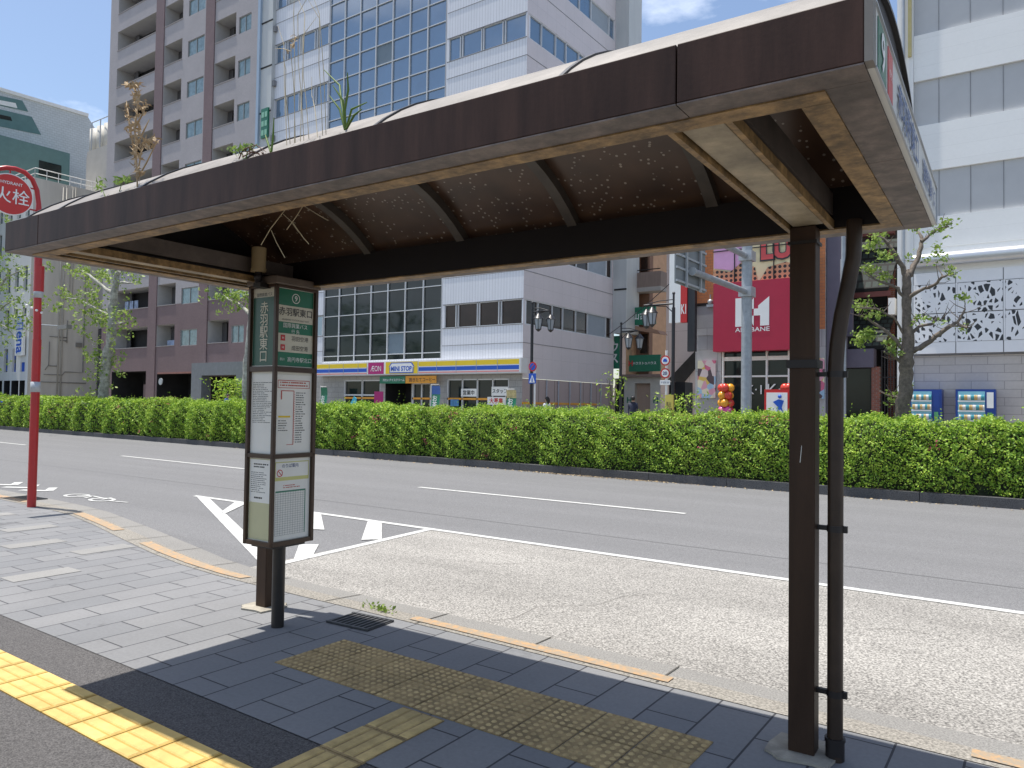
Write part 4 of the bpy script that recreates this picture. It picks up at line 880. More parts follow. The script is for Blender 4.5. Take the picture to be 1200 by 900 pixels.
mg = plate(-30.5, -29.3, 3.30, 3.93, M('magenta'), 29.433, name='sign_face'); yp = plate(-29.15, -26.82, 3.30, 3.93, M('yellow'), 29.433, name='sign_face')
def T(s, x, y, z, w, h, m_, par, **k): return text(s, (x + 30.5, y - 30, z - FG), (1, 0, 0), (0, 0, 1), w, h, m_, par, **k)
T('ÆON', -29.9, 29.43, 3.6, .8, .3, M('white_sign'), mg, keep=False)
def house(x0, x1, z0, z1, y, m_, par):
    f = MB(oo); zm = z0 + (z1 - z0) * .62; f.prism([(x0, y, z0), (x1, y, z0), (x1, y, zm), (x1 + .08, y, zm - .03), (x1 - .12, y, z1), (x0 + .12, y, z1), (x0 - .08, y, zm - .03), (x0, y, zm)], (0, .004, 0)); return f.build('house_mark', m_, par)
house(-28.85, -27.1, 3.33, 3.90, 29.426, M('blue'), yp); house(-28.79, -27.16, 3.38, 3.85, 29.420, M('white_sign'), yp)
T('MINI STOP', -27.975, 29.415, 3.57, 1.52, .26, M('blue'), yp, keep=False, bold=.03)
for x0, x1, m_, s, tm in ((-29.75, -27.85, M('green_sign'), '冷たいアイスクリーム', M('white_sign')), (-27.82, -25.65, M('orange'), '挽きたてコーヒー', mat('brown_text', (.15, .05, .02), .5, .05, 5))):
    f = MB(oo); f.box(x0, x1, 29.60, 29.63, 2.78, 3.17); b_ = f.build('banner', m_, off); T(s, (x0 + x1) / 2 + .1, 29.595, 2.97, (x1 - x0) * .85, .24, tm, b_, bold=.02)
# shuttered side wall at street level
f = MB(oo); wall_grid(f, 30, 39.5, FG, 3.0, [], fX(-20.52)); f.build('side_base_wall', tiled('shutter_pink', (.42, .34, .325), (.40, .325, .31), (.2, .16, .15), 1.5, 3, .03, axes=('Y', 'Z'), offset=0, noise=.1), off)
f = MB(oo); f.box(-20.515, -20.5, 30, 37.5, 1.75, 1.86); build_each(f, 'orange_stripe', M('orange'), off)
f = MB(oo)
for k in range(7): f.tube([(-20.46, 31 + 1.15 * k, .5), (-20.46, 31 + 1.15 * k, 3.0)], .03, 6)
build_each(f, 'wall_pipe', M('grey_metal'), off)

# ---- apartment tower
man = empty('apartment_building', (-51, 30, FG), 'tall mauve brown apartment tower with recessed balconies and dark vertical stripes', 'building'); mo = Vector((-51, 30, FG))
grey_t = tiled('mauve_grey_tile', (.42, .385, .385), (.395, .365, .365), (.33, .305, .305), .2, .1, .006, noise=.12, rough=.7); brown_t = tiled('brown_tile', (.21, .145, .145), (.197, .136, .136), (.17, .12, .12), .2, .1, .006, noise=.14, rough=.7)
light_in = mat('balcony_inside', (.46, .44, .42), .8, .05, 3)
FB = 2.98; hol = []; NF = 13
for k in range(NF):
    zb = 5.65 + FB * k
    for a, b in ((-60.1, -54.35), (-53.2, -50.85), (-46.75, -44.38)):
        if k == 0 and a == -60.1: a = -59.6
        hol.append((a, b, zb, zb + 1.55, 1.5, 2, 3 if True else 0))
    for a, b in ((-50.1, -48.05), (-44.05, -42.7)): hol.append((a, b, zb - .08, zb + 1.07, .14, 2, 0))
hol += [(-59.5, -54.5, FG, 3.85, 2.5, 2, 2), (-53.0, -47.6, FG, 3.65, 2.5, 2, 2), (-46.2, -42.4, FG, 3.35, 2.0, 2, 2)]
f = MB(mo); wall_grid(f, -61.3, -41.45, FG, 45, hol, fY(30), mi=lambda x, z: 1 if z < 8.6 else 0)
f.build('front_wall', [grey_t, brown_t, mat('balcony_back_shade', (.02, .019, .02), .8, .4, 1.2), light_in], man)  # near-black back paints in the shade deep inside the openings
f = MB(mo)
for a, b in ((-54.35, -53.25), (-47.85, -46.8)): f.box(a, b, 29.93, 29.999, FG, 45)
build_each(f, 'pilaster', brown_t, man)
f = MB(mo); f.box(-61.3, -41.5, 30.2, 44, 44.6, 45.2); f.quad((-61.3, 30, FG), (-61.3, 30, 45), (-61.3, 44, 45), (-61.3, 44, FG)); f.quad((-41.45, 30, FG), (-41.45, 44, FG), (-41.45, 44, 45), (-41.45, 30, 45)); f.build('side_wall', grey_t, man)
for k in range(NF):
    zb = 5.65 + FB * k
    for a, b in ((-50.1, -48.05), (-44.05, -42.7)):
        fm, gm = MB(mo), MB(mo); m_ = (a + b) / 2; z0, z1 = zb - .08, zb + 1.07; q = .045
        for (x0, x1, y0, y1) in ((a, b, z0, z0 + q), (a, b, z1 - q, z1), (a, a + q, z0, z1), (b - q, b, z0, z1), (m_ - q / 2, m_ + q / 2, z0, z1)): fm.box(x0, x1, 30.04, 30.10, y0, y1)
        fr_ = fm.build('window', mat('frame_bronze', (.30, .30, .29), .4, .05, 5), man)
        ci = (k * 3 + int(a)) % 3
        gm.quad((a, 30.09, z0), (m_, 30.09, z0), (m_, 30.09, z1), (a, 30.09, z1), 0 if ci != 1 else 1); gm.quad((m_, 30.09, z0), (b, 30.09, z0), (b, 30.09, z1), (m_, 30.09, z1), 1 if ci != 2 else 0)
        gm.build('pane', [mat('curtain_glass', (.45, .47, .44), .25, .15, 6, spec=.6), mat('curtain_glass2', (.20, .28, .29), .15, .3, 4, spec=.8)], fr_)
# balcony furniture: dividing side walls and rails seen in the openings
f = MB(mo)
for k in range(NF):
    zb = 5.65 + FB * k
    for a in (-59.5, -53.2, -46.75): f.box(a + .02, a + .55, 31.1, 31.15, zb, zb + 1.5)
build_each(f, 'balcony_divider', mat('divider', (.10, .095, .098), .7, .1, 5), man)
f = MB(mo)
for k in range(NF):
    zb = 5.65 + FB * k
    for a, b in ((-60.1, -54.35), (-53.2, -50.85), (-46.75, -44.38)): f.box(a - .03, b + .03, 29.96, 30.06, zb - .04, zb + .012)
build_each(f, 'parapet_cap', mat('cap_pale', (.34, .31, .30), .7, .05, 5), man)
f = MB(mo)
for x in (-58.6, -57.9, -57.2): f.box(x, x + .5, 30.4, 30.44, 8.7, 9.35)
f.box(-52.6, -51.4, 30.5, 30.54, 5.6, 6.1); build_each(f, 'laundry', mat('laundry_cloth', (.3, .36, .48), .9, .4, 3), man)
f = MB(mo); f.box(-47.45, -46.25, 29.3, 29.99, FG, 4.25); f.box(-42.4, -41.6, 29.3, 29.99, FG, 4.25); f.box(-46.25, -42.4, 29.3, 29.99, 3.4, 4.25); build_each(f, 'entrance_portal', mat('portal_grey', (.19, .20, .21), .7, .1, 4), man)
f = MB(mo); f.box(-57, -54.6, 31.2, 31.3, FG, 2.9); f.build('garage_wall', brown_t, man); f = MB(mo); f.box(-52.9, -47.7, 29.97, 29.995, 3.6, 3.72); f.build('lintel', mat('lintel_red', (.3, .14, .11), .7, .1, 4), man)
f = MB(mo); f.tube([(-52.4, 29.93, 3.05), (-52.4, 29.99, 3.05)], .25, 18); f.build('round_mirror', M('grey_metal'), man)

# ---- beige building with pipes and blue lettering, far left
ena = empty('tutoring_school_building', (-80, 30, FG), 'pale beige block with pipes on its blank side wall and blue window lettering', 'building'); eo = Vector((-80, 30, FG))
bg_ = mat('beige_wall', (.62, .59, .53), .85, .07, 1.2, .1, 30, stains=.12, streak=True); bf_ = mat('pale_front', (.70, .70, .67), .8, .05, 1.5, stains=.1, streak=True)
hol = []
for k in range(6):
    z = 11.55 - 3.2 * (k - 0) if False else 5.0 + 3.3 * k
for x0, x1 in ((-75.8, -74.95), (-77.6, -76.75), (-79.4, -78.55), (-81.6, -80.7), (-84, -83), (-87, -86)):
    for z0, z1 in ((11.5, 13.75), (8.0, 9.9), (15.0, 17.2), (18.3, 20.3), (4.1, 6.25)):
        if z0 == 4.1 and x0 == -75.8: z1 = 4.95
        hol.append((x0, x1, z0, z1, .2, 1, 0))
hol += [(-79.2, -77.9, FG, 3.3, 1.5, 2, 2), (-77.6, -76.1, FG, 3.3, 1.5, 2, 2), (-75.9, -74.8, FG, 3.3, 1.5, 2, 2), (-84, -79.6, FG, 3.3, 1.5, 2, 2)]
f = MB(eo); wall_grid(f, -95, -74.3, FG, 21.75, hol, fY(30)); f.build('front_wall', [bf_, mat('window_teal', (.07, .10, .10), .15, .3, 2, spec=.8), M('dark_inside')], ena)
f = MB(eo); wall_grid(f, 30, 36.3, FG, 21.7, [], fX(-74.3)); f.quad((-95, 30, 21.7), (-74.3, 30, 21.7), (-74.3, 36.3, 21.7), (-95, 36.3, 21.7)); f.build('side_wall', bg_, ena)
f = MB(eo)
for y in (32.45, 32.75): f.tube([(-74.2, y, FG), (-74.2, y, 21.5)], .05, 6)
for y in (33.3, 33.55): f.tube([(-74.22, y, 11), (-74.22, y, 21.7)], .03, 6)
build_each(f, 'vertical_pipe', mat('pipe_beige', (.42, .40, .36), .6, .1, 5), ena)
f = MB(eo)
for pts in ([(34.7, 14), (34.7, 4.2), (33.1, 4.2), (32.9, 3.9), (31.3, 3.9)], [(31.7, 6.9), (31.7, 4.8), (31.4, 4.3)], [(31.7, 7.4), (33.2, 7.4)], [(31.7, 4.7), (32.5, 4.7)], [(33.2, 7.1), (32.6, 7.1)], [(33.2, 6.9), (33.2, 9)], [(30.4, 3.2), (35, 3.2)]): f.tube([(-74.24, a, b) for a, b in pts], .035, 6)
f.box(-74.3, -74.1, 34.0, 34.5, 6.6, 7.0); build_each(f, 'conduit', mat('conduit_grey', (.22, .21, .19), .6, .1, 5), ena)
f = MB(eo); f.box(-76.35, -74.75, 29.7, 29.9, 5.55, 9.1); vs_ = f.build('vertical_sign', M('white_sign'), ena); f = MB(eo); f.box(-76.3, -74.8, 29.68, 29.699, 7.9, 9.05); f.build('logo_panel', M('blue'), vs_)
f = MB(eo)
for z in (8.0, 8.52): 
    for x in (-76.2, -75.5): f.box(x, x + .6, 29.665, 29.679, z, z + .42)
f.build('logo_mark', mat('logo_pale', (.45, .5, .65), .5, .05, 3), vs_)
text('ena', (-75.55 + 80, -.31, 6.75 - FG), (0, 0, -1), (1, 0, 0), 2.0, 1.1, M('blue'), vs_, keep=False, bold=.02)
for s, x, z in (('e', -78.95, 5.6), ('n', -77.2, 5.6), ('C', -78.95, 4.5), ('L', -77.2, 4.5)): text(s, (x + 80, .15, z - FG), (1, 0, 0), (0, 0, 1), .6, .8, M('blue'), ena, bold=.03)
f = MB(eo); f.box(-75.78, -74.97, 30.1, 30.15, 4.1, 4.95); f.build('blue_panel', M('blue'), ena)
f = MB(eo)
for z in (22.1, 22.6): f.tube([(-90, 30.1, z), (-74.4, 30.1, z), (-74.4, 36, z)], .04, 6)
for k in range(7): f.tube([(-74.4, 30.1 + k, 21.7), (-74.4, 30.1 + k, 22.6)], .03, 6); f.tube([(-74.4 - 2 * k, 30.1, 21.7), (-74.4 - 2 * k, 30.1, 22.6)], .03, 6)
f.build('roof_railing', M('white_paint'), ena)

# ---- grey tiled building with teal recesses behind it, and the block with the water tank
gb = empty('grey_tiled_building', (-88, 35, FG), 'pale grey tiled building with a cut-off roof corner and teal recessed walls', 'building'); go = Vector((-88, 35, FG))
gt = tiled('pale_grey_tile', (.56, .59, .60), (.52, .55, .56), (.42, .44, .44), .45, .25, .02, axes=('Y', 'Z'), noise=.1)
teal = mat('teal_wall', (.11, .20, .195), .7, .1, 1.5); X = -85
def gxx(px, py): y, z = gx(px, py, X); return (X, y, z)
f = MB(go); f.prism([(X, 20, 32.3), (X, 20, 0.6), (X, 41, .6), gxx(113, 153), gxx(103, 137)], (-12, 0, 0)); f.build('tiled_wall', gt, gb)
f = MB(go); f.prism([gxx(a, b) for a, b in ((-30, 106), (26, 118), (33, 131), (-30, 117))][::-1], (.05, 0, 0)); f.prism([gxx(a, b) for a, b in ((-30, 121), (37, 137), (48, 158), (-30, 142))][::-1], (.05, 0, 0)); build_each(f, 'recessed_terrace', teal, gb)
f = MB(go); f.prism([gxx(a, b) for a, b in ((-30, 112), (18, 121), (20, 127), (-30, 116))][::-1], (.08, 0, 0), 0); f.prism([gxx(a, b) for a, b in ((-30, 128), (12, 137), (14, 142), (-30, 133))][::-1], (.08, 0, 0), 1); build_each(f, 'terrace_opening', [M('white_paint'), glass_d], gb)
f = MB(go); f.box(X + .06, X + 3, 20, gx(82, 182, X + 3)[0], 6, gx(60, 174, X + 3)[1]); tb = f.build('teal_block', teal, gb)
f = MB(go); f.box(X + 3.001, X + 3.05, 33.5, 35.6, 24.0, 25.6); f.build('window', glass_d, tb)
f = MB(go); f.prism([(X - .2, 20, 32.55), (X - .2, 20, 32.25), (X - .2, gx(103, 137, X)[0], 32.55), (X - .2, gx(103, 137, X)[0], 32.9)], (.35, 0, 0)); f.build('roof_edge', M('white_paint'), gb)
wt = empty('tank_building', (-75, 37, FG), 'narrow beige block with a ribbed water tank on top beside the tower', 'building'); to = Vector((-75, 37, FG))
f = MB(to); f.box(-78.9, -77.5, 36.6, 44, 12.5, 26.29); f.box(-77.5, -60, 36, 44, 12.5, 26.3); f.box(-77.5, -70, 36, 44, 8.5, 12.5); f.build('wall', mat('tank_beige', (.44, .42, .39), .85, .06, 1, stains=.1), wt)
f = MB(to); f.box(-77.0, -60, 36.05, 44, FG, 8.45); f.build('dark_lower_wall', mat('slate', (.075, .07, .08), .7, .1, 1), wt)
f = MB(to)
for k in range(3): f.tube([(-78.2 + 1.4 * k, 37.2, 26.3), (-78.2 + 1.4 * k, 37.2, 29.0)], .62, 14)
build_each(f, 'water_tank', mat('tank_cream', (.52, .50, .45), .6, .08, 3), wt)
f = MB(to)
for x in (-77.3, -73.9, -75.6): f.tube([(x, 36.3, 26.3), (x, 36.3, 29.3)], .06, 6)
f.tube([(-77.3, 36.3, 29.3), (-73.9, 36.3, 29.3)], .05, 6)
f.build('tank_frame', M('grey_metal'), wt)

# ---- lane buildings between office and red-signed building
ln = empty('back_building', (-20, 50, FG), 'tall blank mauve panelled building closing the lane', 'building'); bo = Vector((-20, 50, FG))
f = MB(bo); f.box(-25.5, -19.2, 50, 60, FG, 25); f.box(-19.19, -14.5, 50.3, 60, FG, 21); f.build('wall', tiled('mauve_panel', (.52, .465, .47), (.50, .45, .455), (.38, .34, .345), 3.2, 2.2, .02, noise=.06), ln)
f = MB(bo); f.box(-17.7, -17.2, 50.2, 50.29, 4.0, 5.8); f.build('narrow_window', M('dark_inside'), ln)
f = MB(bo); f.prism([(-21.5, 49.9, 3.6), (-19.2, 49.9, 5.9), (-19.2, 49.9, 4.8), (-20.4, 49.9, 3.4)], (0, -.3, 0)); build_each(f, 'stair_flank', M('dark_inside'), ln)
sh_ = empty('real_estate_shop', (-19.5, 41, FG), 'narrow brown shop building with green signs and balconies in the lane', 'building'); so2 = Vector((-19.5, 41, FG))
tanm = tiled('tan_tile', (.30, .20, .14), (.27, .18, .125), (.18, .12, .09), .3, .15, .01, noise=.1); brn = mat('brown_wall', (.22, .115, .07), .6, .15, 4)
f = MB(so2); f.box(-20.45, -20.05, 41.0, 46, 3.4, 13.5); f.build('tan_pillar', mat('tan_stone', (.55, .34, .21), .7, .1, 3), sh_)
f = MB(so2); f.box(-20.04, -19.22, 41.6, 42.1, 3.4, 13.4); f.build('brown_wall', brn, sh_)
for z0, z1, x1, y0 in ((8.55, 9.7, -18.1, 40.7), (12.0, 13.0, -18.3, 40.7)):
    f = MB(so2); f.box(-20.04, x1, y0, 41.59, z0, z0 + .25, 1); f.box(-20.04, x1, y0, y0 + .1, z0 + .25, z1, 0); f.box(x1 - .1, x1, y0 + .101, 41.59, z0 + .25, z1, 0); b_ = f.build('balcony', [mat('balcony_brown', (.22, .16, .13), .6, .1, 10, streak=True), mat('balcony_under', (.36, .33, .30), .7, .05, 3)], sh_)
    f = MB(so2); f.tube([(-20, y0 + .05, z1 + .15), (x1 - .05, y0 + .05, z1 + .15)], .03, 6); f.build('rail', M('bronze_dark'), b_)
f = MB(so2); f.prism([(-20.1, 40.5, 6.35), (-18.0, 40.5, 5.95), (-18.2, 40.5, 6.2), (-20.1, 40.5, 6.62)], (0, 1.1, 0)); f.build('canopy', mat('tan_slab', (.34, .2, .13), .7, .1, 3), sh_)
def gsign(x0, x1, z0, z1, y, s, tw, th, name='green_sign', vertical=False):
    f = MB(so2); f.box(x0, x1, y, y + .12, z0, z1); b_ = f.build(name, M('green_sign'), sh_)
    text(s, ((x0 + x1) / 2 + 19.5, y - .008 - 41, (z0 + z1) / 2 - FG), (1, 0, 0), (0, 0, 1), tw, th, M('white_sign'), b_, bold=.02); return b_
gsign(-19.85, -18.3, 6.55, 7.6, 40.45, '山古園', 1.3, .55); b_ = gsign(-19.9, -17.9, 3.78, 4.75, 40.3, 'ハウストゥハウス', 1.5, .55)
text('H', (-.28 + .0, -.715, 4.27 - FG), (1, 0, 0), (0, 0, 1), .28, .4, M('red_sign'), b_, bold=.03)
gsign(-21.1, -20.3, 3.95, 5.9, 39.9, 'ウ\nス', .6, 1.4)
f = MB(so2); f.box(-19.75, -19.35, 41.5, 41.59, 9.9, 11.6, 0); f.box(-19.75, -19.3, 41.5, 41.59, 4.95, 6.1, 0); f.build('window', glass_br, sh_)
f = MB(so2); wall_grid(f, -20.35, -18.0, FG, 3.45, [(-19.65, -18.65, FG, 3.1, .3, 1, 0)], fY(40.6)); f.box(-20.5, -17.9, 40.3, 41.5, 3.46, 3.62, 2)
f.build('shop_front', [mat('shop_white', (.52, .50, .44), .7, .05, 4), mat('shutter_tan', (.40, .29, .22), .6, .05, 9), M('balcony_brown')], sh_)
text('H', (-20.0 + 19.5, -.41, 2.1 - FG), (1, 0, 0), (0, 0, 1), .3, .5, M('green_sign'), sh_, bold=.03); text('H', (-18.3 + 19.5, -.41, 2.1 - FG), (1, 0, 0), (0, 0, 1), .3, .5, M('green_sign'), sh_, bold=.03)
f = MB(so2); f.box(-20.95, -20.4, 40.6, 41.5, FG, 3.4); f.box(-18.0, -17.0, 41.8, 43, FG, 3.2); build_each(f, 'dark_doorway', M('dark_inside'), sh_)

# ---- red-signed building
k1 = empty('amusement_hall', (-9, 30, FG), 'amusement hall with a big crimson sign and a comic style mural above its glass doors', 'building'); ko = Vector((-9, 30, FG))
speck_t = tiled('speckled_tile', (.42, .42, .43), (.36, .36, .37), (.25, .25, .26), .9, .9, .012, noise=.25, nscale=60)
org = tiled('orange_tile', (.52, .20, .08), (.46, .17, .07), (.36, .16, .09), .25, .12, .012, noise=.15)
f = MB(ko); wall_grid(f, -11.75, -6.62, FG, 11.0, [(-10.65, -6.9, FG, 4.75, .4, 1, 0)], fY(30), mi=lambda x, z: 2 if z > 4.8 else 0); wall_grid(f, -11.76, -10.8, 4.7, 5.94, [], fY(29.97), mi=0); f.quad((-11.75, 30, .5), (-11.75, 30, 11), (-11.75, 42, 11), (-11.75, 42, .5)); f.quad((-6.62, 30, .5), (-6.62, 42, .5), (-6.62, 42, 11), (-6.62, 30, 11)); f.quad((-11.75, 30, 11), (-6.62, 30, 11), (-6.62, 42, 11), (-11.75, 42, 11)); f.build('wall', [speck_t, M('dark_inside'), org], k1)
f = MB(ko); f.box(-11.76, -10.8, 29.95, 29.999, 5.93, 6.05); f.build('ledge', M('bronze_dark'), k1)
crim = mat('crimson', (.40, .012, .045), .45, .05, 2)
f = MB(ko); f.box(-10.78, -7.0, 29.4, 29.93, 3.97, 6.72); cs_ = f.build('crimson_sign', crim, k1)
f = MB(ko); y = 29.39
def kq(pts, mi=0): f.prism([(x, y, z) for x, z in pts], (0, .008, 0), mi)
# white K and 1 built from bars and a wedge with a small checker in the middle
kx, kz, s_ = -9.87, 4.93, 1.13
def q(*pts): kq([(kx + a * s_ * 1.17, kz + b * s_) for a, b in pts])
q((0, 0), (.30, 0), (.30, 1), (0, 1)); q((.30, .5), (.55, 1), (.55, .60), (.44, .60), (.44, .5)); q((.30, .5), (.44, .5), (.44, .36), (.55, .36), (.55, 0)); q((.55, .36), (.68, .36), (.68, .60), (.55, .60)) ; q((.68, .60), (.68, .7), (1, 1), (1, 0), (.74, 0), (.74, .36), (.68, .36))
f.build('emblem', M('white_sign'), cs_)
text('AKABANE', (-9.2 + 9, -.61, 4.80 - FG), (1, 0, 0), (0, 0, 1), 1.35, .17, M('white_sign'), cs_, keep=False, bold=.01)
# mural panel: plain generic pop shapes with the letters
mur = mat('mural_cream', (.66, .58, .36), .6, .04, 3)
f = MB(ko); f.box(-10.9, -6.95, 29.72, 29.9, 6.74, 9.4); mu = f.build('mural', mur, k1)
def blob(pts, m_, yy, name='mural_shape'):
    f = MB(ko); f.prism([(x, yy, z) for x, z in pts], (0, .012, 0)); return f.build(name, m_, mu)
blob([(-10.88, 7.4), (-10.1, 7.25), (-9.7, 7.6), (-9.45, 7.9), (-9.6, 8.5), (-9.3, 9.38), (-10.88, 9.38)], mat('mural_pink', (.62, .34, .56), .6, .05, 3), 29.70)
dotm = bpy.data.materials.new('mural_dots'); dotm.use_nodes = True; nt = dotm.node_tree; bb = nt.nodes['Principled BSDF']; v_ = swizzle(nt, 'X', 'Z'); vo = nt.nodes.new('ShaderNodeTexVoronoi'); vo.inputs['Randomness'].default_value = 0; vo.inputs['Scale'].default_value = 5.2; vo.voronoi_dimensions = '2D'
nt.links.new(v_, vo.inputs[0]); r_ = nt.nodes.new('ShaderNodeValToRGB'); r_.color_ramp.interpolation = 'CONSTANT'; r_.color_ramp.elements[1].position = .33; r_.color_ramp.elements[0].color = (.03, .02, .02, 1); r_.color_ramp.elements[1].color = (.62, .30, .16, 1); nt.links.new(vo.outputs['Distance'], r_.inputs[0]); nt.links.new(r_.outputs[0], bb.inputs['Base Color'])
blob([(-10.88, 6.76), (-9.1, 6.76), (-9.2, 7.3), (-9.7, 7.55), (-10.2, 7.2), (-10.88, 7.35)], dotm, 29.69); blob([(-9.0, 6.76), (-7.2, 6.76), (-7.4, 7.15), (-8.0, 7.4), (-8.7, 7.25)], dotm, 29.69)
text('LUC', (-8.0 + 9, -.335, 7.95 - FG), (1, 0, 0), (0, 0, 1), 2.0, .95, M('black_text'), mu, bold=.09, keep=False); text('LUC', (-8.0 + 9, -.345, 7.97 - FG), (1, 0, 0), (0, 0, 1), 1.9, .85, mat('mural_red', (.62, .08, .08), .5, .05, 3), mu, bold=.045, keep=False)
text('COO', (-8.6 + 9, -.335, 8.85 - FG), (1, 0, 0), (0, 0, 1), 1.9, .6, M('mural_red'), mu, bold=.05, keep=False)
f = MB(ko)
for x in (-10.0, -8.45, -6.95): f.box(x - .02, x + .02, 29.63, 29.66, 6.7, 9.4)
f.box(-10.9, -6.95, 29.63, 29.655, 8.05, 8.09); f.build('mural_frame', M('bronze_dark'), mu)
# glazed entrance
gm, fm = MB(ko), MB(ko)
for (a, b, c, d) in ((-10.6, -6.95, 3.62, 3.78), (-10.6, -6.95, 2.95, 3.02), (-10.6, -6.95, 4.6, 4.74)): fm.box(a, b, 30.02, 30.14, c, d)
for x in (-10.62, -9.72, -8.85, -8.0, -7.0): fm.box(x, x + .07, 30.0, 30.15, FG, 4.7)
gm.quad((-10.6, 30.12, FG), (-6.95, 30.12, FG), (-6.95, 30.12, 4.7), (-10.6, 30.12, 4.7)); fr_ = fm.build('entrance_frame', M('white_paint'), k1); gm.build('pane', glass_d, fr_)
text('K·1', (-9.3 + 9, .0, 2.45 - FG), (1, 0, 0), (0, 0, 1), .6, .5, M('white_sign'), fr_); text('K·1', (-8.4 + 9, .0, 2.45 - FG), (1, 0, 0), (0, 0, 1), .75, .5, M('white_sign'), fr_)
popm = bpy.data.materials.new('poster_collage'); popm.use_nodes = True; nt = popm.node_tree; bb = nt.nodes['Principled BSDF']; tcx = nt.nodes.new('ShaderNodeTexCoord'); vo = nt.nodes.new('ShaderNodeTexVoronoi'); vo.inputs['Scale'].default_value = 3.6; nt.links.new(tcx.outputs['Object'], vo.inputs[0])
sp_ = nt.nodes.new('ShaderNodeSeparateColor'); nt.links.new(vo.outputs['Color'], sp_.inputs[0]); r_ = nt.nodes.new('ShaderNodeValToRGB'); r_.color_ramp.interpolation = 'CONSTANT'
for i, c in enumerate([(.55, .12, .22), (.6, .42, .1), (.6, .5, .5), (.3, .45, .6), (.6, .3, .38), (.08, .05, .06), (.65, .6, .45)]):
    if i > 1: r_.color_ramp.elements.new(i / 7)
    r_.color_ramp.elements[i].position = i / 7; r_.color_ramp.elements[i].color = (*c, 1)
nt.links.new(sp_.outputs[0], r_.inputs[0]); nt.links.new(r_.outputs[0], bb.inputs['Base Color'])
for x0, x1 in ((-11.62, -10.86), (-6.85, -6.64)):
    f = MB(ko); f.box(x0, x1, 29.93, 29.99, 2.1, 3.65); f.build('poster', popm, k1)
f = MB(ko); f.ball((-11.05, 29.8, 6.05), .12); f.tube([(-11.05, 29.8, 6.05), (-11.05, 29.8, 6.35)], .03, 6); f.box(-11.2, -10.9, 29.75, 29.85, 5.85, 5.95); f.build('spotlight', M('grey_metal'), k1)
# blade sign
bs = empty('blade_sign', (-12.3, 29.3, 5.2), 'tall white and red projecting sign board beside the crimson sign', 'sign'); bso = Vector((-12.3, 29.3, 5.2))
f = MB(bso); f.box(-12.6, -12.1, 29.2, 29.45, 5.2, 9.6); f.build('white_panel', M('white_sign'), bs); f = MB(bso); f.box(-12.099, -11.82, 29.2, 29.45, 5.2, 9.6); b_ = f.build('red_panel', M('red_sign'), bs)
text('K1', (-11.96 + 12.3, -.108, .55), (1, 0, 0), (0, 0, 1), .22, .4, M('white_sign'), b_, keep=False, bold=.02)
f = MB(bso); f.box(-11.81, -11.5, 29.25, 29.5, 4.0, 9.6); f.build('dark_post', M('black_metal'), bs)
def balloons(x, y):
    e_ = empty('balloon_column', (x, y, FG), 'column of pink red and yellow balloons left of the hall entrance' if x < -9 else 'column of yellow and red balloons behind the shelter post at the hall entrance', 'balloons', 'balloon columns'); f = MB((x, y, FG)); 
    for k in range(7):
        for j in range(4):
            t = j * math.pi / 2 + k * .8; f.ball((x + .17 * math.cos(t), y + .17 * math.sin(t), FG + .2 + k * .3), .17, 0 if k == 0 else (1 if k < 4 else 2) if (j + k) % 3 else 0, 10, 6)
    f.build('balloons', [mat('balloon_red', (.62, .06, .04), .25, .05, 3), mat('balloon_pink', (.7, .09, .35), .25, .05, 3), mat('balloon_orange', (.75, .35, .03), .25, .05, 3)], e_)
balloons(-10.2, 29.3); balloons(-7.75, 29.3)
sg = empty('framed_panel_sign', (-7.95, 28.4, FG), 'white sign with red frame and blue figure in front of the hall doors', 'sign'); f = MB((-7.95, 28.4, FG)); f.box(-8.42, -7.5, 28.4, 28.45, 1.3, 2.42); pn = f.build('red_frame', M('red_sign'), sg); f = MB((-7.95, 28.4, FG)); f.box(-8.34, -7.58, 28.385, 28.399, 1.38, 2.3); f.build('white_face', M('white_sign'), pn)
f = MB((-7.95, 28.4, FG)); y = 28.375; f.tube([(-7.9, y, 2.1), (-7.9, y, 2.11)], .01, 6); f.prism([(-8.02, y, 1.5), (-7.9, y, 1.75), (-8.1, y, 1.95), (-7.9, y, 2.05), (-7.7, y, 2.0), (-7.78, y, 1.75), (-7.7, y, 1.5), (-7.82, y, 1.68)], (0, .008, 0)); f.ball((-7.85, y, 2.15), .07); f.build('blue_figure', M('blue'), pn)
f = MB((-7.95, 28.4, FG)); f.box(-8.3, -8.25, 28.41, 28.44, FG, 1.3); f.box(-7.65, -7.6, 28.41, 28.44, FG, 1.3); f.build('leg', M('grey_metal'), sg)

# ---- dark restaurant building
dk = empty('dark_restaurant', (-5.3, 31, FG), 'dark restaurant front with a sloping tiled roof and a brick pillar', 'building'); do = Vector((-5.3, 31, FG))
brick = tiled('red_brick', (.26, .075, .045), (.20, .06, .04), (.2, .17, .15), .22, .075, .01, noise=.2); drk = mat('dark_timber', (.022, .018, .02), .6, .2, 4); pur = mat('purple_grey', (.11, .095, .13), .6, .08, 3)
f = MB(do); f.box(-6.28, -4.2, 33, 40, FG, 10.5); f.build('wall', drk, dk)
f = MB(do); f.box(-6.28, -5.05, 30.6, 31.2, 3.3, 4.0); f.build('canopy', pur, dk)
f = MB(do); f.box(-5.14, -4.86, 30.7, 31.0, FG, 3.32); f.box(-4.85, -4.6, 32.4, 32.6, FG, 8, 0); build_each(f, 'brick_pillar', brick, dk)
f = MB(do); f.box(-6.60, -6.0, 30.1, 30.9, 3.4, 10.0); f.box(-6.60, -6.29, 30.1, 30.9, FG, 3.39); f.box(-6.0, -5.78, 30.6, 30.8, 4.5, 9.0); build_each(f, 'frame_column', pur, dk)
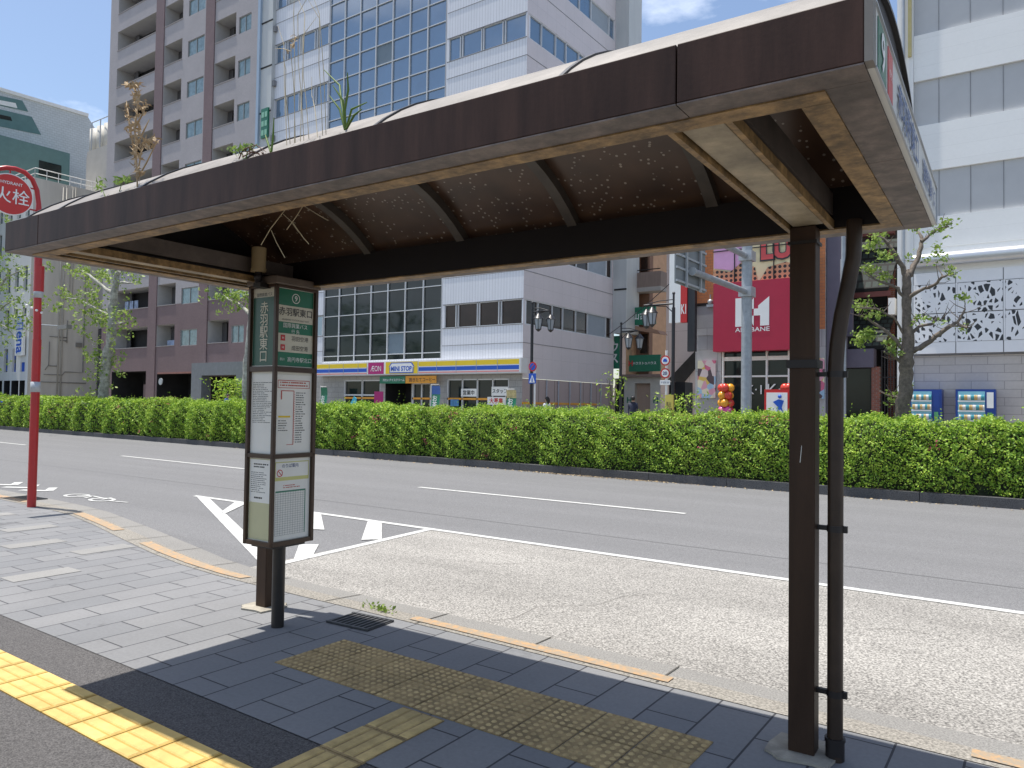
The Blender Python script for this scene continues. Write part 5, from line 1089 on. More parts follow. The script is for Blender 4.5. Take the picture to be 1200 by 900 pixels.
f = MB(do); f.prism([(-6.2, 31.0, 4.0), (-4.75, 31.0, 4.0), (-4.55, 32.9, 5.8), (-6.2, 32.9, 5.8)], (0, 0, .12)); f.prism([(-6.2, 31.6, 6.3), (-4.7, 31.6, 6.3), (-4.35, 32.9, 8.4), (-6.2, 32.9, 8.4)], (0, 0, .12)); build_each(f, 'tiled_roof', tiled('roof_green', (.03, .045, .04), (.02, .03, .03), (.005, .005, .005), .25, .2, .03, axes=('X', 'Y')), dk)
f = MB(do); f.box(-6.2, -4.6, 31.4, 31.5, 6.05, 6.25); f.box(-6.2, -4.6, 32.2, 32.6, 8.6, 9.4); build_each(f, 'red_beam', mat('beam_red', (.12, .03, .025), .6, .1, 4), dk)
f = MB(do); f.quad((-6.1, 31.1, FG), (-5.16, 31.1, FG), (-5.16, 31.1, 3.29), (-6.1, 31.1, 3.29)); f.build('window', glass_d, dk)
f = MB(do)
for k in range(7): x = -4.82 + k * .1; f.box(x, x + .03, 30.8, 30.83, FG, 3.9)
for z in (2.0, 2.9, 3.9): f.box(-4.84, -4.17, 30.83, 30.86, z, z + .05)
build_each(f, 'gate_bars', drk, dk)
f = MB(do); f.box(-4.5, -4.28, 30.2, 30.6, 5.2, 5.8); f.build('air_unit', M('white_paint'), dk)
wp = MB((-6.0, 28.2, FG)); wp.tube([(-5.63, 28.2, FG), (-5.63, 28.2, 7.0)], .10, 14); wp.tube([(-5.63, 28.2, 7.0), (-5.63, 28.2, 12)], .07, 14); e_ = empty('utility_pole', (-6.0, 28.2, FG), 'pale round pole between the shelter pipe and the dark restaurant', 'pole'); wp.build('shaft', M('galv'), e_)

# ---- white department store with perforated panels
ds = empty('department_store', (0, 30, FG), 'large white building with grey panel bands and perforated lower screens', 'building'); dso = Vector((0, 30, FG))
wbt = tiled('white_band', (.84, .84, .82), (.82, .82, .80), (.72, .72, .70), 8, .5, .004, noise=.05, bump=.1); gbt = mat('grey_panel', (.49, .495, .50), .6, .04, 1.5)
ZS = [7.45, 8.55, 10.22, 11.87, 13.5, 15.17, 16.82, 18.5, 20.15, 24]
for i in range(len(ZS) - 1):
    f = MB(dso); grey = i % 2 == 1; yy = 30.10 if grey else 30.0
    f.box(-3.64, 30, yy, 45, ZS[i] + (.0 if not grey else 0), ZS[i + 1]); b_ = f.build('grey_band' if grey else 'white_band', gbt if grey else wbt, ds)
    if grey:
        f = MB(dso)
        for k in range(36): x = -2.86 + .955 * k; f.box(x - .008, x + .008, 30.085, 30.099, ZS[i] + .01, ZS[i + 1] - .01)
        f.build('panel_joint', M('joint_grey'), b_)
f = MB(dso); f.box(-4.16, -3.645, 29.9, 30.4, FG, 24); f.box(-4.15, -3.645, 30.4, 45, FG, 24); f.build('corner_column', mat('col_white', (.80, .80, .78), .6, .04, 3, streak=True), ds)
f = MB(dso); f.tube([(-3.95, 29.8, FG), (-3.95, 29.8, 24)], .06, 8); f.build('down_pipe', M('grey_metal'), ds); f = MB(dso); f.box(-3.80, -3.69, 29.80, 29.895, 14.4, 24); f.build('yellow_strip', mat('ochre', (.52, .44, .2), .6, .1, 4), ds)
f = MB(dso); f.box(-3.64, 30, 30.02, 45, 6.55, 7.449); f.build('upper_wall', wbt, ds); f = MB(dso); f.tube([(-3.63, 29.75, 6.98), (30, 29.75, 6.98)], .235, 24); f.build('silver_duct', mat('silver', (.6, .61, .62), .3, .03, 3, metal=.55), ds)
# perforated screen: dark cut-outs in white metal
pm = bpy.data.materials.new('perforated_screen'); pm.use_nodes = True; nt = pm.node_tree; bb = nt.nodes['Principled BSDF']; bb.inputs['Roughness'].default_value = .5
v_ = swizzle(nt, 'X', 'Z'); nn = nt.nodes.new('ShaderNodeTexNoise'); nn.inputs['Scale'].default_value = .8; nt.links.new(v_, nn.inputs[0])
mpp = nt.nodes.new('ShaderNodeMapping'); mpp.inputs['Scale'].default_value = (6.4, 4.2, 1); nt.links.new(v_, mpp.inputs[0])
va_ = nt.nodes.new('ShaderNodeVectorMath'); va_.operation = 'SCALE'; va_.inputs['Scale'].default_value = 3.2; nt.links.new(nn.outputs['Color'], va_.inputs[0])
vb_ = nt.nodes.new('ShaderNodeVectorMath'); vb_.operation = 'ADD'; nt.links.new(mpp.outputs[0], vb_.inputs[0]); nt.links.new(va_.outputs[0], vb_.inputs[1])
vo = nt.nodes.new('ShaderNodeTexVoronoi'); vo.voronoi_dimensions = '2D'; vo.feature = 'DISTANCE_TO_EDGE'; vo.inputs['Scale'].default_value = 1; nt.links.new(vb_.outputs[0], vo.inputs['Vector'])
vc_ = nt.nodes.new('ShaderNodeTexVoronoi'); vc_.voronoi_dimensions = '2D'; vc_.inputs['Scale'].default_value = 1; nt.links.new(vb_.outputs[0], vc_.inputs['Vector'])
sc2 = nt.nodes.new('ShaderNodeSeparateColor'); nt.links.new(vc_.outputs['Color'], sc2.inputs[0])
th = nt.nodes.new('ShaderNodeMath'); th.operation = 'MULTIPLY_ADD'; th.inputs[1].default_value = .5; th.inputs[2].default_value = .08; nt.links.new(sc2.outputs[0], th.inputs[0])
gt_ = nt.nodes.new('ShaderNodeMath'); gt_.operation = 'GREATER_THAN'; nt.links.new(vo.outputs['Distance'], gt_.inputs[0]); nt.links.new(th.outputs[0], gt_.inputs[1])
mxx_ = nt.nodes.new('ShaderNodeMixRGB'); mxx_.inputs[1].default_value = (.80, .80, .81, 1); mxx_.inputs[2].default_value = (.03, .033, .038, 1); nt.links.new(gt_.outputs[0], mxx_.inputs[0]); nt.links.new(mxx_.outputs[0], bb.inputs['Base Color'])
plain = mat('panel_white', (.80, .80, .81), .5, .03, 2)
xe = [-3.63, -2.34, -.965, .41, 1.785, 3.16]
for i in range(5):
    for z0, z1 in ((4.1, 5.09), (5.11, 6.12)):
        f = MB(dso); f.box(xe[i] + .06, xe[i + 1] - .012, 29.8, 29.85, z0, z1 - .01); f.build('perforated_panel', pm, ds)
    f = MB(dso); f.box(xe[i] + .012, xe[i + 1] - .012, 29.81, 29.86, 3.7, 4.09); f.box(xe[i] + .012, xe[i + 1] - .012, 29.81, 29.86, 6.13, 6.54); f.box(xe[i] + .0, xe[i] + .055, 29.81, 29.86, 4.095, 6.125); f.build('plain_panel', plain, ds)
f = MB(dso); f.box(-3.64, 30, 29.9, 45, 3.65, 6.545); f.build('screen_backing', M('joint_grey'), ds)
f = MB(dso); f.box(-3.64, 30, 30, 45, FG, 3.64); f.build('stone_wall', tiled('stone_block', (.54, .495, .46), (.49, .45, .42), (.34, .31, .29), .95, .28, .012, noise=.12), ds)

# vending machines
def vending(x, w, label, cols_, side=False):
    e_ = empty('vending_machine', (x, 29.3, FG), label, 'vending machine', 'vending machines at the stone wall'); o_ = Vector((x, 29.3, FG)); z0 = FG + .12; zt = 2.44
    f = MB(o_); f.box(x, x + w, 29.3, 29.95, z0, zt); f.build('body', mat('vend_blue', (.012, .05, .26), .35, .05, 3), e_)
    f = MB(o_); f.box(x - .03, x + w + .03, 29.25, 29.97, FG, z0); f.build('plinth', M('concrete'), e_)
    f = MB(o_); f.box(x + .07, x + w - .30, 29.285, 29.299, z0 + .72, zt - .07); dsp = f.build('display', mat('vend_pale', (.22, .50, .62), .3, .05, 4), e_)
    for r_ in range(3):
        f = MB(o_); z = z0 + .80 + r_ * .33
        n = 15
        for k in range(n):
            cx = x + .11 + k * (w - .42) / n; f.tube([(cx + .02, 29.25, z), (cx + .02, 29.25, z + .17)], .028, 8, (k * 5 + r_ * 3) % 6 // 2)
        build_each(f, 'drink_row', cols_, dsp)
        f = MB(o_); f.box(x + .07, x + w - .30, 29.23, 29.284, z - .06, z - .015); f.build('price_strip', M('white_sign'), dsp)
    f = MB(o_); f.box(x + w - .25, x + w - .06, 29.285, 29.299, z0 + 1.2, zt - .1); f.build('payment_panel', M('white_sign') if not side else M('vend_blue'), e_); f = MB(o_); f.box(x + w - .22, x + w - .10, 29.27, 29.284, z0 + .75, z0 + 1.05); f.build('coin_slot', mat('coin_green', (.1, .35, .15), .4, .05, 3), e_)
    f = MB(o_); f.box(x + .1, x + w - .3, 29.285, 29.3, z0 + .15, z0 + .45); f.build('pickup_flap', M('dark_inside'), e_)
vc3 = [mat('can_white', (.6, .6, .58), .3, .05, 3), mat('can_amber', (.5, .36, .16), .3, .05, 3), mat('can_teal', (.06, .28, .33), .3, .05, 3)]
vending(-2.31, 1.14, 'blue vending machine at the right edge with a white payment panel', vc3); vending(-3.70, .98, 'blue vending machine half behind the street tree trunk', vc3, True)

# ================================================================== STREET FURNITURE ACROSS THE ROAD
def lantern(px, Y, ptop, arm, label, dirn=1):
    X_, zt = gy(px, ptop, Y); e_ = empty('street_lamp', (X_, Y, FG), label, 'street lamp', 'black twin lantern street lamps')
    def L(x, y, z): return (x, y, z - FG)
    f = MB(); f.tube([L(0, 0, FG), L(0, 0, FG + .5)], .11, 12); f.tube([L(0, 0, FG + .5), L(0, 0, zt - .5)], .065, 12); f.tube([L(0, 0, zt - .5), L(0, 0, zt)], .04, 10); f.ball(L(0, 0, zt + .04), .06); f.build('post', M('black_metal'), e_)
    f = MB(); za = zt - .35; f.tube([L(0, 0, za), L(arm * dirn, -.05, za)], .035, 8); f.tube([L(0, 0, za + .16), L(arm * .5 * dirn, 0, za + .14), L(arm * dirn, 0, za + .02)], .018, 6); f.tube([L(0, 0, za - .35), L(.3 * dirn, 0, za - .08), L(arm * .8 * dirn, 0, za - .02)], .02, 6)
    f.build('bracket', M('black_metal'), e_)
    for xx, yy in ((arm * dirn * .62, -.28), (arm * dirn, .2)):
        f = MB(); zc2 = za - .22; f.tube([L(xx, yy, za), L(xx, yy, za - .12)], .015, 6); f.tube([L(xx, yy, zc2 + .10), L(xx, yy, zc2 + .02), L(xx, yy, zc2 - .12)], [.05, .12, .23], 8); f.tube([L(xx, yy, za), L(arm * dirn * .9, 0, za)], .015, 6)
        f.tube([L(xx, yy, zc2 - .56), L(xx, yy, zc2 - .66)], [.13, .03], 8); ln_ = f.build('lantern_hood', M('black_metal'), e_)
        f = MB()
        for k in range(6):
            t = k * math.pi / 3; f.tube([L(xx + .2 * math.cos(t), yy + .2 * math.sin(t), zc2 - .12), L(xx + .12 * math.cos(t), yy + .12 * math.sin(t), zc2 - .56)], .011, 4)
        f.build('lantern_ribs', M('black_metal'), ln_); f = MB(); f.tube([L(xx, yy, zc2 - .13), L(xx, yy, zc2 - .56)], [.18, .105], 12); f.build('lamp_glass', mat('frosted', (.34, .37, .40), .3, .05, 3), ln_)
lantern(624, 26.4, 356, .8, 'black twin lantern street lamp at the corner of the office building', 1); lantern(728, 31.5, 380, .85, 'black twin lantern street lamp in front of the green vertical sign', 1); lantern(789.5, 26.6, 345, 1.2, 'tallest black twin lantern street lamp beside the white and red blade sign', -1)
# round signs on white poles
def disc_(e_, x, y, z, r, parts, loc0):
    for i, (rr_, m_) in enumerate(parts):
        f = MB(loc0); f.tube([(x, y - .004 * i, z), (x, y - .004 * i + .01, z)], rr_, 28); p_ = f.build('sign_disc' if i == 0 else 'sign_ring', m_, e_)
e_ = empty('no_parking_sign', (-17.18, 25.9, FG), 'round blue no parking sign above a blue crossing plate on a white pole', 'road sign'); o_ = (-17.18, 25.9, FG)
f = MB(o_); f.tube([(-17.10, 25.95, FG), (-17.10, 25.95, 3.2)], .04, 10); f.build('pole', M('white_paint'), e_)
disc_(e_, -17.18, 25.88, 3.3, .2, ((.20, M('red_sign')), (.145, M('blue'))), o_)
f = MB(o_); f.prism([(-17.285, 25.865, 3.175), (-17.305, 25.865, 3.195), (-17.075, 25.865, 3.425), (-17.055, 25.865, 3.405)], (0, -.006, 0)); f.build('slash', M('red_sign'), e_)
f = MB(o_); f.box(-17.36, -17.0, 25.87, 25.88, 2.60, 3.02); b_ = f.build('crossing_plate', M('blue'), e_); f = MB(o_); f.prism([(-17.32, 25.865, 2.64), (-17.18, 25.865, 2.96), (-17.04, 25.865, 2.64)], (0, -.004, 0)); f.build('white_triangle', M('white_sign'), b_)
f = MB(o_); f.tube([(-17.18, 25.855, 2.83), (-17.18, 25.859, 2.83)], .025, 8); f.box(-17.205, -17.155, 25.852, 25.858, 2.67, 2.80); f.build('walking_figure', M('blue'), b_)
e_ = empty('restriction_signs', (-11.3, 25.9, FG), 'two red ringed round road signs over a small white plate on a pale pole', 'road sign'); o_ = (-11.3, 25.9, FG)
f = MB(o_); f.tube([(-11.28, 25.95, FG), (-11.28, 25.95, 3.8)], .045, 10); f.build('pole', M('white_paint'), e_)
disc_(e_, -11.3, 25.88, 3.42, .19, ((.19, M('red_sign')), (.14, M('white_sign'))), o_); disc_(e_, -11.3, 25.88, 2.95, .19, ((.19, M('red_sign')), (.14, M('white_sign'))), o_)
f = MB(o_); f.box(-11.38, -11.22, 25.86, 25.87, 3.37, 3.44); f.box(-11.355, -11.245, 25.86, 25.87, 3.44, 3.49); f.build('vehicle_mark', M('blue'), e_); text('20', (0, -.045, 2.95 - FG), (1, 0, 0), (0, 0, 1), .17, .14, M('navy_text'), e_, bold=.03); f = MB(o_); f.box(-11.5, -11.1, 25.87, 25.88, 2.52, 2.70); f.build('white_plate', M('white_sign'), e_)
text('午前8-20', (0, -.035, 2.61 - FG), (1, 0, 0), (0, 0, 1), .34, .08, M('navy_text'), e_)
e_ = empty('yellow_sign_post', (-11.0, 25.6, FG), 'narrow yellow upright board under the round signs by the lamp post', 'sign'); f = MB((-11.0, 25.6, FG)); f.box(-11.15, -10.85, 25.55, 25.65, FG, 2.15); b_ = f.build('board', mat('dull_yellow', (.6, .5, .1), .5, .05, 4), e_); text('駐\n輪\n禁\n止', (0, -.055, 1.0), (1, 0, 0), (0, 0, 1), .2, .8, M('black_text'), b_)
# road sign gantry (its sign faces away)
ga = empty('gantry_sign', (-8.33, 26, FG), 'thick grey pole with two arms holding a road sign seen from behind', 'road sign'); o_ = Vector((-8.33, 26, FG))
f = MB(o_); f.tube([(-8.33, 26, FG), (-8.33, 26, 8.0)], .18, 20); f.build('pole', M('galv'), ga)
for z in (5.75, 7.0):
    f = MB(o_); f.tube([(-8.33, 26, z), (-8.33, 21.0, z - .05)], .10, 14); a_ = f.build('arm', M('galv'), ga); f = MB(o_); f.box(-8.55, -8.1, 25.75, 26.25, z - .17, z + .17); f.tube([(-8.33, 20.96, z - .05), (-8.33, 21.02, z - .05)], .125, 12); f.build('clamp', M('grey_metal'), a_)
f = MB(o_); f.box(-8.52, -8.48, 20.1, 22.4, 5.25, 7.9); sp2 = f.build('sign_back', mat('sign_back_grey', (.20, .22, .23), .5, .1, 3), ga)
f = MB(o_)
for k in range(7): f.box(-8.475, -8.43, 20.1, 22.4, 5.3 + k * .38, 5.36 + k * .38)
f.build('stiffener', M('grey_metal'), sp2); f = MB(o_)
for y in (20.7, 21.8): f.box(-8.43, -8.38, y, y + .08, 5.2, 7.9)
f.build('upright', M('grey_metal'), sp2)
# shop flags
def flag(x, z1, label, c2):
    e_ = empty('shop_flag', (x, 29.0, FG), label, 'flag', 'upright shop flags outside the convenience store'); o_ = Vector((x, 29, FG)); f = MB(o_); f.tube([(x, 29, FG), (x, 29, z1 + .1)], .015, 6); f.tube([(x, 29, z1 + .05), (x + .5, 29, z1 + .05)], .012, 6); f.ball((x, 29, FG + .06), .16, sc=(1, 1, .4)); f.build('flag_pole', M('white_paint'), e_)
    f = MB(o_)
    for k in range(8):
        a, b = z1 - k * (z1 - .9) / 8, z1 - (k + 1) * (z1 - .9) / 8; y0, y1 = 29 + .04 * math.sin(k * .9), 29 + .04 * math.sin(k * .9 + .9); f.quad((x + .02, y1, b), (x + .62, y1 - .05, b), (x + .62, y0 - .05, a), (x + .02, y0, a), 1 if k < 2 else 0)
    b_ = f.build('banner_cloth', [M('green_sign'), c2], e_); text('お\n茶', (.33, -.1, (z1 + 1) / 2 - FG), (1, 0, 0), (0, 0, 1), .34, .7, M('white_sign'), b_, bold=.02)
flag(-25.45, 2.62, 'green shop flag with a blue top at the centre of the store front', mat('flag_blue', (.05, .13, .4), .6, .1, 5)); flag(-20.75, 2.4, 'green shop flag with a yellow and blue top at the store corner', mat('flag_mixed', (.5, .42, .2), .6, .4, 6)); flag(-33.9, 2.55, 'plain green shop flag at the left end of the store front', M('green_sign'))
e_ = empty('cyan_board', (-31.3, 29.2, FG), 'small cyan board standing under the left store window', 'board'); f = MB((-31.3, 29.2, FG)); f.prism([(-31.6, 29.2, FG), (-31.1, 29.2, FG), (-31.15, 29.2, 1.95), (-31.35, 29.2, 2.05), (-31.6, 29.2, 1.7)], (0, .05, 0)); f.build('board', mat('cyan', (.05, .4, .55), .5, .05, 3), e_)
# overhead cable
cb = MB(); cb.tube([(-20.5 + (8.9) * t, 39 - 10 * t, 5.95 + 1.6 * t - .5 * t * (1 - t)) for t in np.linspace(0, 1, 14)], .02, 5); tag(cb.build('cable', M('black_metal')), 'thin black cable sagging across the lane in front of the green signs', 'cable')

# street lamp arm over beige building (grey lamp head)
e_ = empty('road_lamp', (-46.5, 20.3, FG), 'slim grey lamp post with one horizontal arm and flat head behind the red pole', 'street lamp'); 
x_, z_ = gy(48, 381, 20.3); e_.location = (x_, 20.3, .03); f = MB(); f.tube([(0, 0, 0), (0, 0, z_ + .1)], .05, 8); f.build('post', M('galv'), e_); x2, z2 = gy(70, 382, 20.3)
f = MB(); f.tube([(0, 0, z_), (x2 - x_, 0, z2 - .03)], .03, 6); f.build('arm', M('galv'), e_); f = MB(); f.box(x2 - x_, x2 - x_ + 1.15, -.15, .15, z2 - .25, z2 - .02); f.build('lamp_head', M('conduit_grey'), e_)
# blue car parked far left
X0, z0 = gy(-2, 455, 28.5); car = empty('parked_car', (X0, 27.5, FG - .2), 'blue hatchback car cut by the left edge of the picture', 'car'); cz0 = .1
def L3(x, y, z): return (x, y, z)
prof = [(-1.9, .35), (-1.95, .7), (-1.2, .85), (-.7, 1.35), (.9, 1.42), (1.55, .95), (1.85, .85), (1.9, .35)]
f = MB(); f.prism([(x, -.8, z + cz0) for x, z in prof], (0, 1.6, 0)); f.build('body', mat('car_blue', (.03, .12, .42), .25, .05, 3, spec=.8), car, bevel=.05)
f = MB(); f.prism([(-1.1, -.815, .9 + cz0), (-.66, -.815, 1.3 + cz0), (.8, -.815, 1.34 + cz0), (1.3, -.815, .95 + cz0)], (0, .012, 0)); f.build('window', glass_d, car)
for x in (-1.2, 1.2):
    f = MB(); f.tube([(x, -.83, .33 + cz0), (x, -.6, .33 + cz0)], .31, 20); w_ = f.build('wheel', M('dark_inside'), car); f = MB(); f.tube([(x, -.84, .33 + cz0), (x, -.8, .33 + cz0)], .18, 14); f.build('rim', M('grey_metal'), w_)
f = MB(); f.box(1.82, 1.93, -.75, -.45, .62 + cz0, .78 + cz0); f.build('headlight', M('white_sign'), car)

# ================================================================== TREES
bark = mat('plane_bark', (.30, .29, .25), .9, .25, 6, .4, 14, col2=(.58, .58, .50), stains=.35); bark2 = mat('old_bark', (.17, .14, .115), .95, .35, 14, .8, 40, stains=.3)
tleaf = leafmat('plane_leaf', [(.08, .15, .025), (.22, .33, .06), (.46, .54, .16)], scale=2)
def tree(name, label, Y, trunk, limbs, clumps, bk, leaf=.07, dens=70, group=None, seg=10):
    def p3(px, py, dy=0): x, z = gy(px, py, Y + dy); return Vector((x, Y + dy, z))
    b0 = p3(*trunk[0][:2]); base = Vector((b0.x, Y, .03)); e_ = empty(name, base, label, 'tree', group)
    f = MB(base); pts = [Vector((b0.x, Y, .0))] + [p3(a, b, (c - trunk[0][3]) if False else 0) for a, b, c, *_ in [(t[0], t[1], 0) for t in trunk]]; rad = [trunk[0][2] * 1.1] + [t[2] for t in trunk]
    # knobbly bark: subdivide with a little wobble
    P, Rr = [], []
    for i in range(len(pts) - 1):
        for k in range(4):
            t = k / 4; P.append(pts[i].lerp(pts[i + 1], t) + Vector((rng.normal(), rng.normal(), 0)) * rad[i] * .10); Rr.append((rad[i] * (1 - t) + rad[i + 1] * t) * rng.uniform(.93, 1.1))
    P.append(pts[-1]); Rr.append(rad[-1]); f.tube(P, Rr, 14)
    for L in limbs:
        n = len(L); dyk = rng.uniform(-1.0, 1.0); q_ = [p3(a, b, dyk * i / max(1, n - 1)) for i, (a, b, r_) in enumerate(L)]; P, Rr = [], []
        for i in range(n - 1):
            for k in range(3): t = k / 3; P.append(q_[i].lerp(q_[i + 1], t) + Vector(rng.normal(size=3)) * L[i][2] * .25); Rr.append((L[i][2] * (1 - t) + L[i + 1][2] * t) * rng.uniform(.9, 1.15))
        P.append(q_[-1]); Rr.append(L[-1][2]); f.tube(P, Rr, 8)
        # twigs
        for _ in range(7):
            c_ = P[rng.integers(len(P) // 3, len(P))]; d_ = Vector(rng.normal(size=3)); d_.z = abs(d_.z) * .6; f.tube([c_, c_ + d_ * .13, c_ + d_ * .24 + Vector((0, 0, .06))], [.014, .009, .004], 4)
    f.build('trunk', bk, e_)
    c = []
    for (a, b, rx, rz, n) in clumps:
        o_ = p3(a, b, rng.uniform(-.5, .5)); k_ = (p3(a + 1, b) - p3(a, b)).length
        nc = max(2, int(n * dens / 70 / 9 * .62))
        for _ in range(nc):
            s_ = np.array([rng.normal() * rx * k_ * .5, rng.normal() * rx * k_ * .5, rng.normal() * rz * k_ * .5]) + np.array(o_)
            f_ = rng.normal(size=(9, 3)) * leaf * 1.25; c.append(s_ + f_)
    c = np.concatenate(c); leaves_mesh('crown', c - np.array(base), leaf, tleaf, e_, aspect=.62)
    return e_
tree('plane_tree', 'pollarded plane tree with pale mottled trunk in front of the apartment tower', 19.6,
     [(121, 466, .26), (124, 430, .24), (130, 395, .22), (131, 365, .20), (134, 345, .17), (137, 322, .13), (140, 318, .07)],
     [[(134, 345, .13), (118, 335, .09), (104, 322, .06), (92, 316, .03)], [(137, 325, .10), (140, 316, .08), (132, 312, .05), (118, 312, .03)], [(138, 330, .08), (150, 332, .05), (158, 331, .03)], [(132, 372, .07), (112, 362, .05), (95, 352, .04), (76, 348, .02)], [(130, 380, .05), (144, 378, .03)], [(124, 430, .05), (114, 418, .03), (110, 405, .02)]],
     [(92, 318, 14, 8, 260), (110, 323, 18, 9, 260), (128, 322, 14, 8, 170), (157, 332, 7, 4, 60), (76, 349, 9, 6, 170), (95, 355, 14, 9, 260), (112, 346, 12, 8, 160), (108, 380, 12, 7, 170), (120, 365, 12, 10, 160), (142, 375, 11, 9, 200), (148, 385, 6, 10, 90), (112, 416, 8, 10, 170), (113, 438, 8, 14, 170), (130, 425, 10, 12, 90), (127, 455, 5, 10, 60), (140, 428, 5, 9, 60)], bark, leaf=.085, dens=100, group='pollarded plane trees in the median')
tree('plane_tree', 'leafy plane tree cut by the left edge of the picture', 19.9, [(-12, 466, .26), (-10, 400, .22), (-5, 345, .16)],
     [[(-5, 345, .1), (8, 325, .06), (22, 318, .03)], [(-8, 370, .09), (6, 358, .06), (20, 350, .03)], [(-6, 375, .08), (8, 385, .05), (18, 395, .03)]],
     [(5, 303, 18, 8, 220), (2, 325, 18, 10, 260), (8, 352, 16, 9, 300), (22, 372, 10, 8, 190), (10, 378, 12, 8, 200), (3, 395, 10, 6, 140), (22, 350, 8, 8, 120), (14, 320, 9, 6, 120), (2, 430, 3, 8, 40), (3, 255, 12, 4, 160)], bark, leaf=.085, dens=100, group='pollarded plane trees in the median')
tree('plane_tree', 'pale plane trunk showing beside the bus stop timetable box', 19.4, [(289, 466, .20), (291, 430, .19), (293, 400, .18), (296, 370, .17), (300, 340, .15), (302, 325, .1)],
     [[(297, 372, .1), (283, 358, .06), (270, 352, .04), (262, 346, .02)], [(300, 340, .08), (286, 342, .05), (272, 343, .02)]], [(272, 345, 13, 7, 190), (260, 346, 8, 5, 100), (282, 352, 12, 6, 130), (272, 360, 10, 5, 80), (285, 342, 10, 5, 80)], bark, leaf=.075, dens=90, group='pollarded plane trees in the median')
tree('plane_tree', 'dark knobbly pollarded tree in front of the perforated white panels', 19.3,
     [(1058, 478, .17), (1061, 450, .145), (1062, 425, .15), (1064, 400, .125), (1063, 370, .10), (1063, 345, .10), (1063, 322, .09), (1066, 318, .07)],
     [[(1063, 325, .07), (1056, 310, .055), (1048, 295, .045), (1036, 280, .03), (1024, 275, .015)], [(1064, 325, .075), (1070, 312, .06), (1077, 300, .05), (1080, 285, .045), (1079, 275, .03), (1072, 268, .02)], [(1079, 283, .04), (1090, 275, .03), (1100, 268, .02), (1112, 265, .015)], [(1062, 352, .045), (1052, 338, .035), (1040, 332, .03), (1026, 328, .02), (1014, 318, .012)], [(1063, 350, .05), (1078, 340, .04), (1094, 335, .035), (1104, 325, .03), (1110, 322, .015)], [(1064, 412, .07), (1080, 408, .06), (1096, 395, .05), (1112, 382, .045), (1122, 378, .03), (1131, 362, .02)], [(1122, 380, .04), (1134, 384, .02)], [(1064, 395, .045), (1076, 383, .035), (1092, 380, .03), (1098, 373, .025), (1104, 376, .012)], [(1061, 415, .05), (1050, 398, .04), (1034, 385, .035), (1018, 374, .025), (1006, 370, .012)], [(1060, 430, .04), (1048, 418, .035), (1036, 412, .02)], [(1061, 395, .03), (1048, 372, .025), (1028, 362, .018), (1008, 360, .01)], [(1056, 470, .03), (1046, 462, .02)], [(1063, 388, .03), (1072, 372, .02)]],
     [(1114, 262, 9, 5, 70), (1098, 272, 12, 6, 50), (1076, 270, 7, 4, 24), (1030, 274, 16, 6, 130), (1020, 288, 12, 8, 110), (1034, 300, 10, 6, 80), (1104, 300, 8, 6, 50), (1100, 290, 8, 5, 36), (1018, 316, 14, 5, 120), (1036, 325, 10, 4, 70), (1110, 320, 14, 4, 60), (1012, 358, 16, 5, 120), (1026, 370, 10, 4, 60), (1128, 352, 7, 5, 50), (1130, 384, 7, 3, 30), (1078, 372, 8, 6, 50), (1100, 378, 6, 3, 20), (1018, 390, 11, 7, 150), (1010, 400, 9, 5, 90), (1044, 400, 9, 6, 90), (1046, 410, 8, 5, 60), (1050, 466, 8, 8, 70), (1060, 456, 8, 6, 40), (1062, 300, 7, 4, 24), (1086, 306, 5, 3, 18), (1068, 412, 6, 5, 24)], bark2, leaf=.045, dens=120, group='pollarded plane trees in the median')
# shrubs and small plants by the buildings
def shrub(x, y, h, w, n, label, leaf=.08, name='shrub', z=FG):
    e_ = empty(name, (x, y, z), label, 'shrub'); c = []
    for _ in range(n):
        t = rng.random(); d = rng.normal(size=2) * w * (.35 + .3 * t); c.append((d[0], d[1] * .6, h * t ** .7 + rng.normal() * .05))
    leaves_mesh('foliage', c, leaf, hl, e_, aspect=.4); f = MB(); 
    for k in range(6): f.tube([(0, 0, 0), (rng.normal() * .15 * w, rng.normal() * .1, h * .5), (rng.normal() * .5 * w, rng.normal() * .2, h * .9)], [.03, .02, .008], 5)
    f.build('stem', bark2, e_)
x_, _ = gy(273, 455, 28.6); shrub(x_, 28.6, 2.6, 1.5, 900, 'spiky green bush in front of the grey entrance portal', .12)
x_, _ = gy(800, 470, 27.5); shrub(x_, 27.5, 1.75, .9, 500, 'low dark green bush right of the tall lamp post', .07)
x_, _ = gy(719, 455, 27.5); shrub(x_, 27.5, 2.6, .5, 160, 'thin sapling with a few leaves left of the green vertical sign', .08, 'sapling')

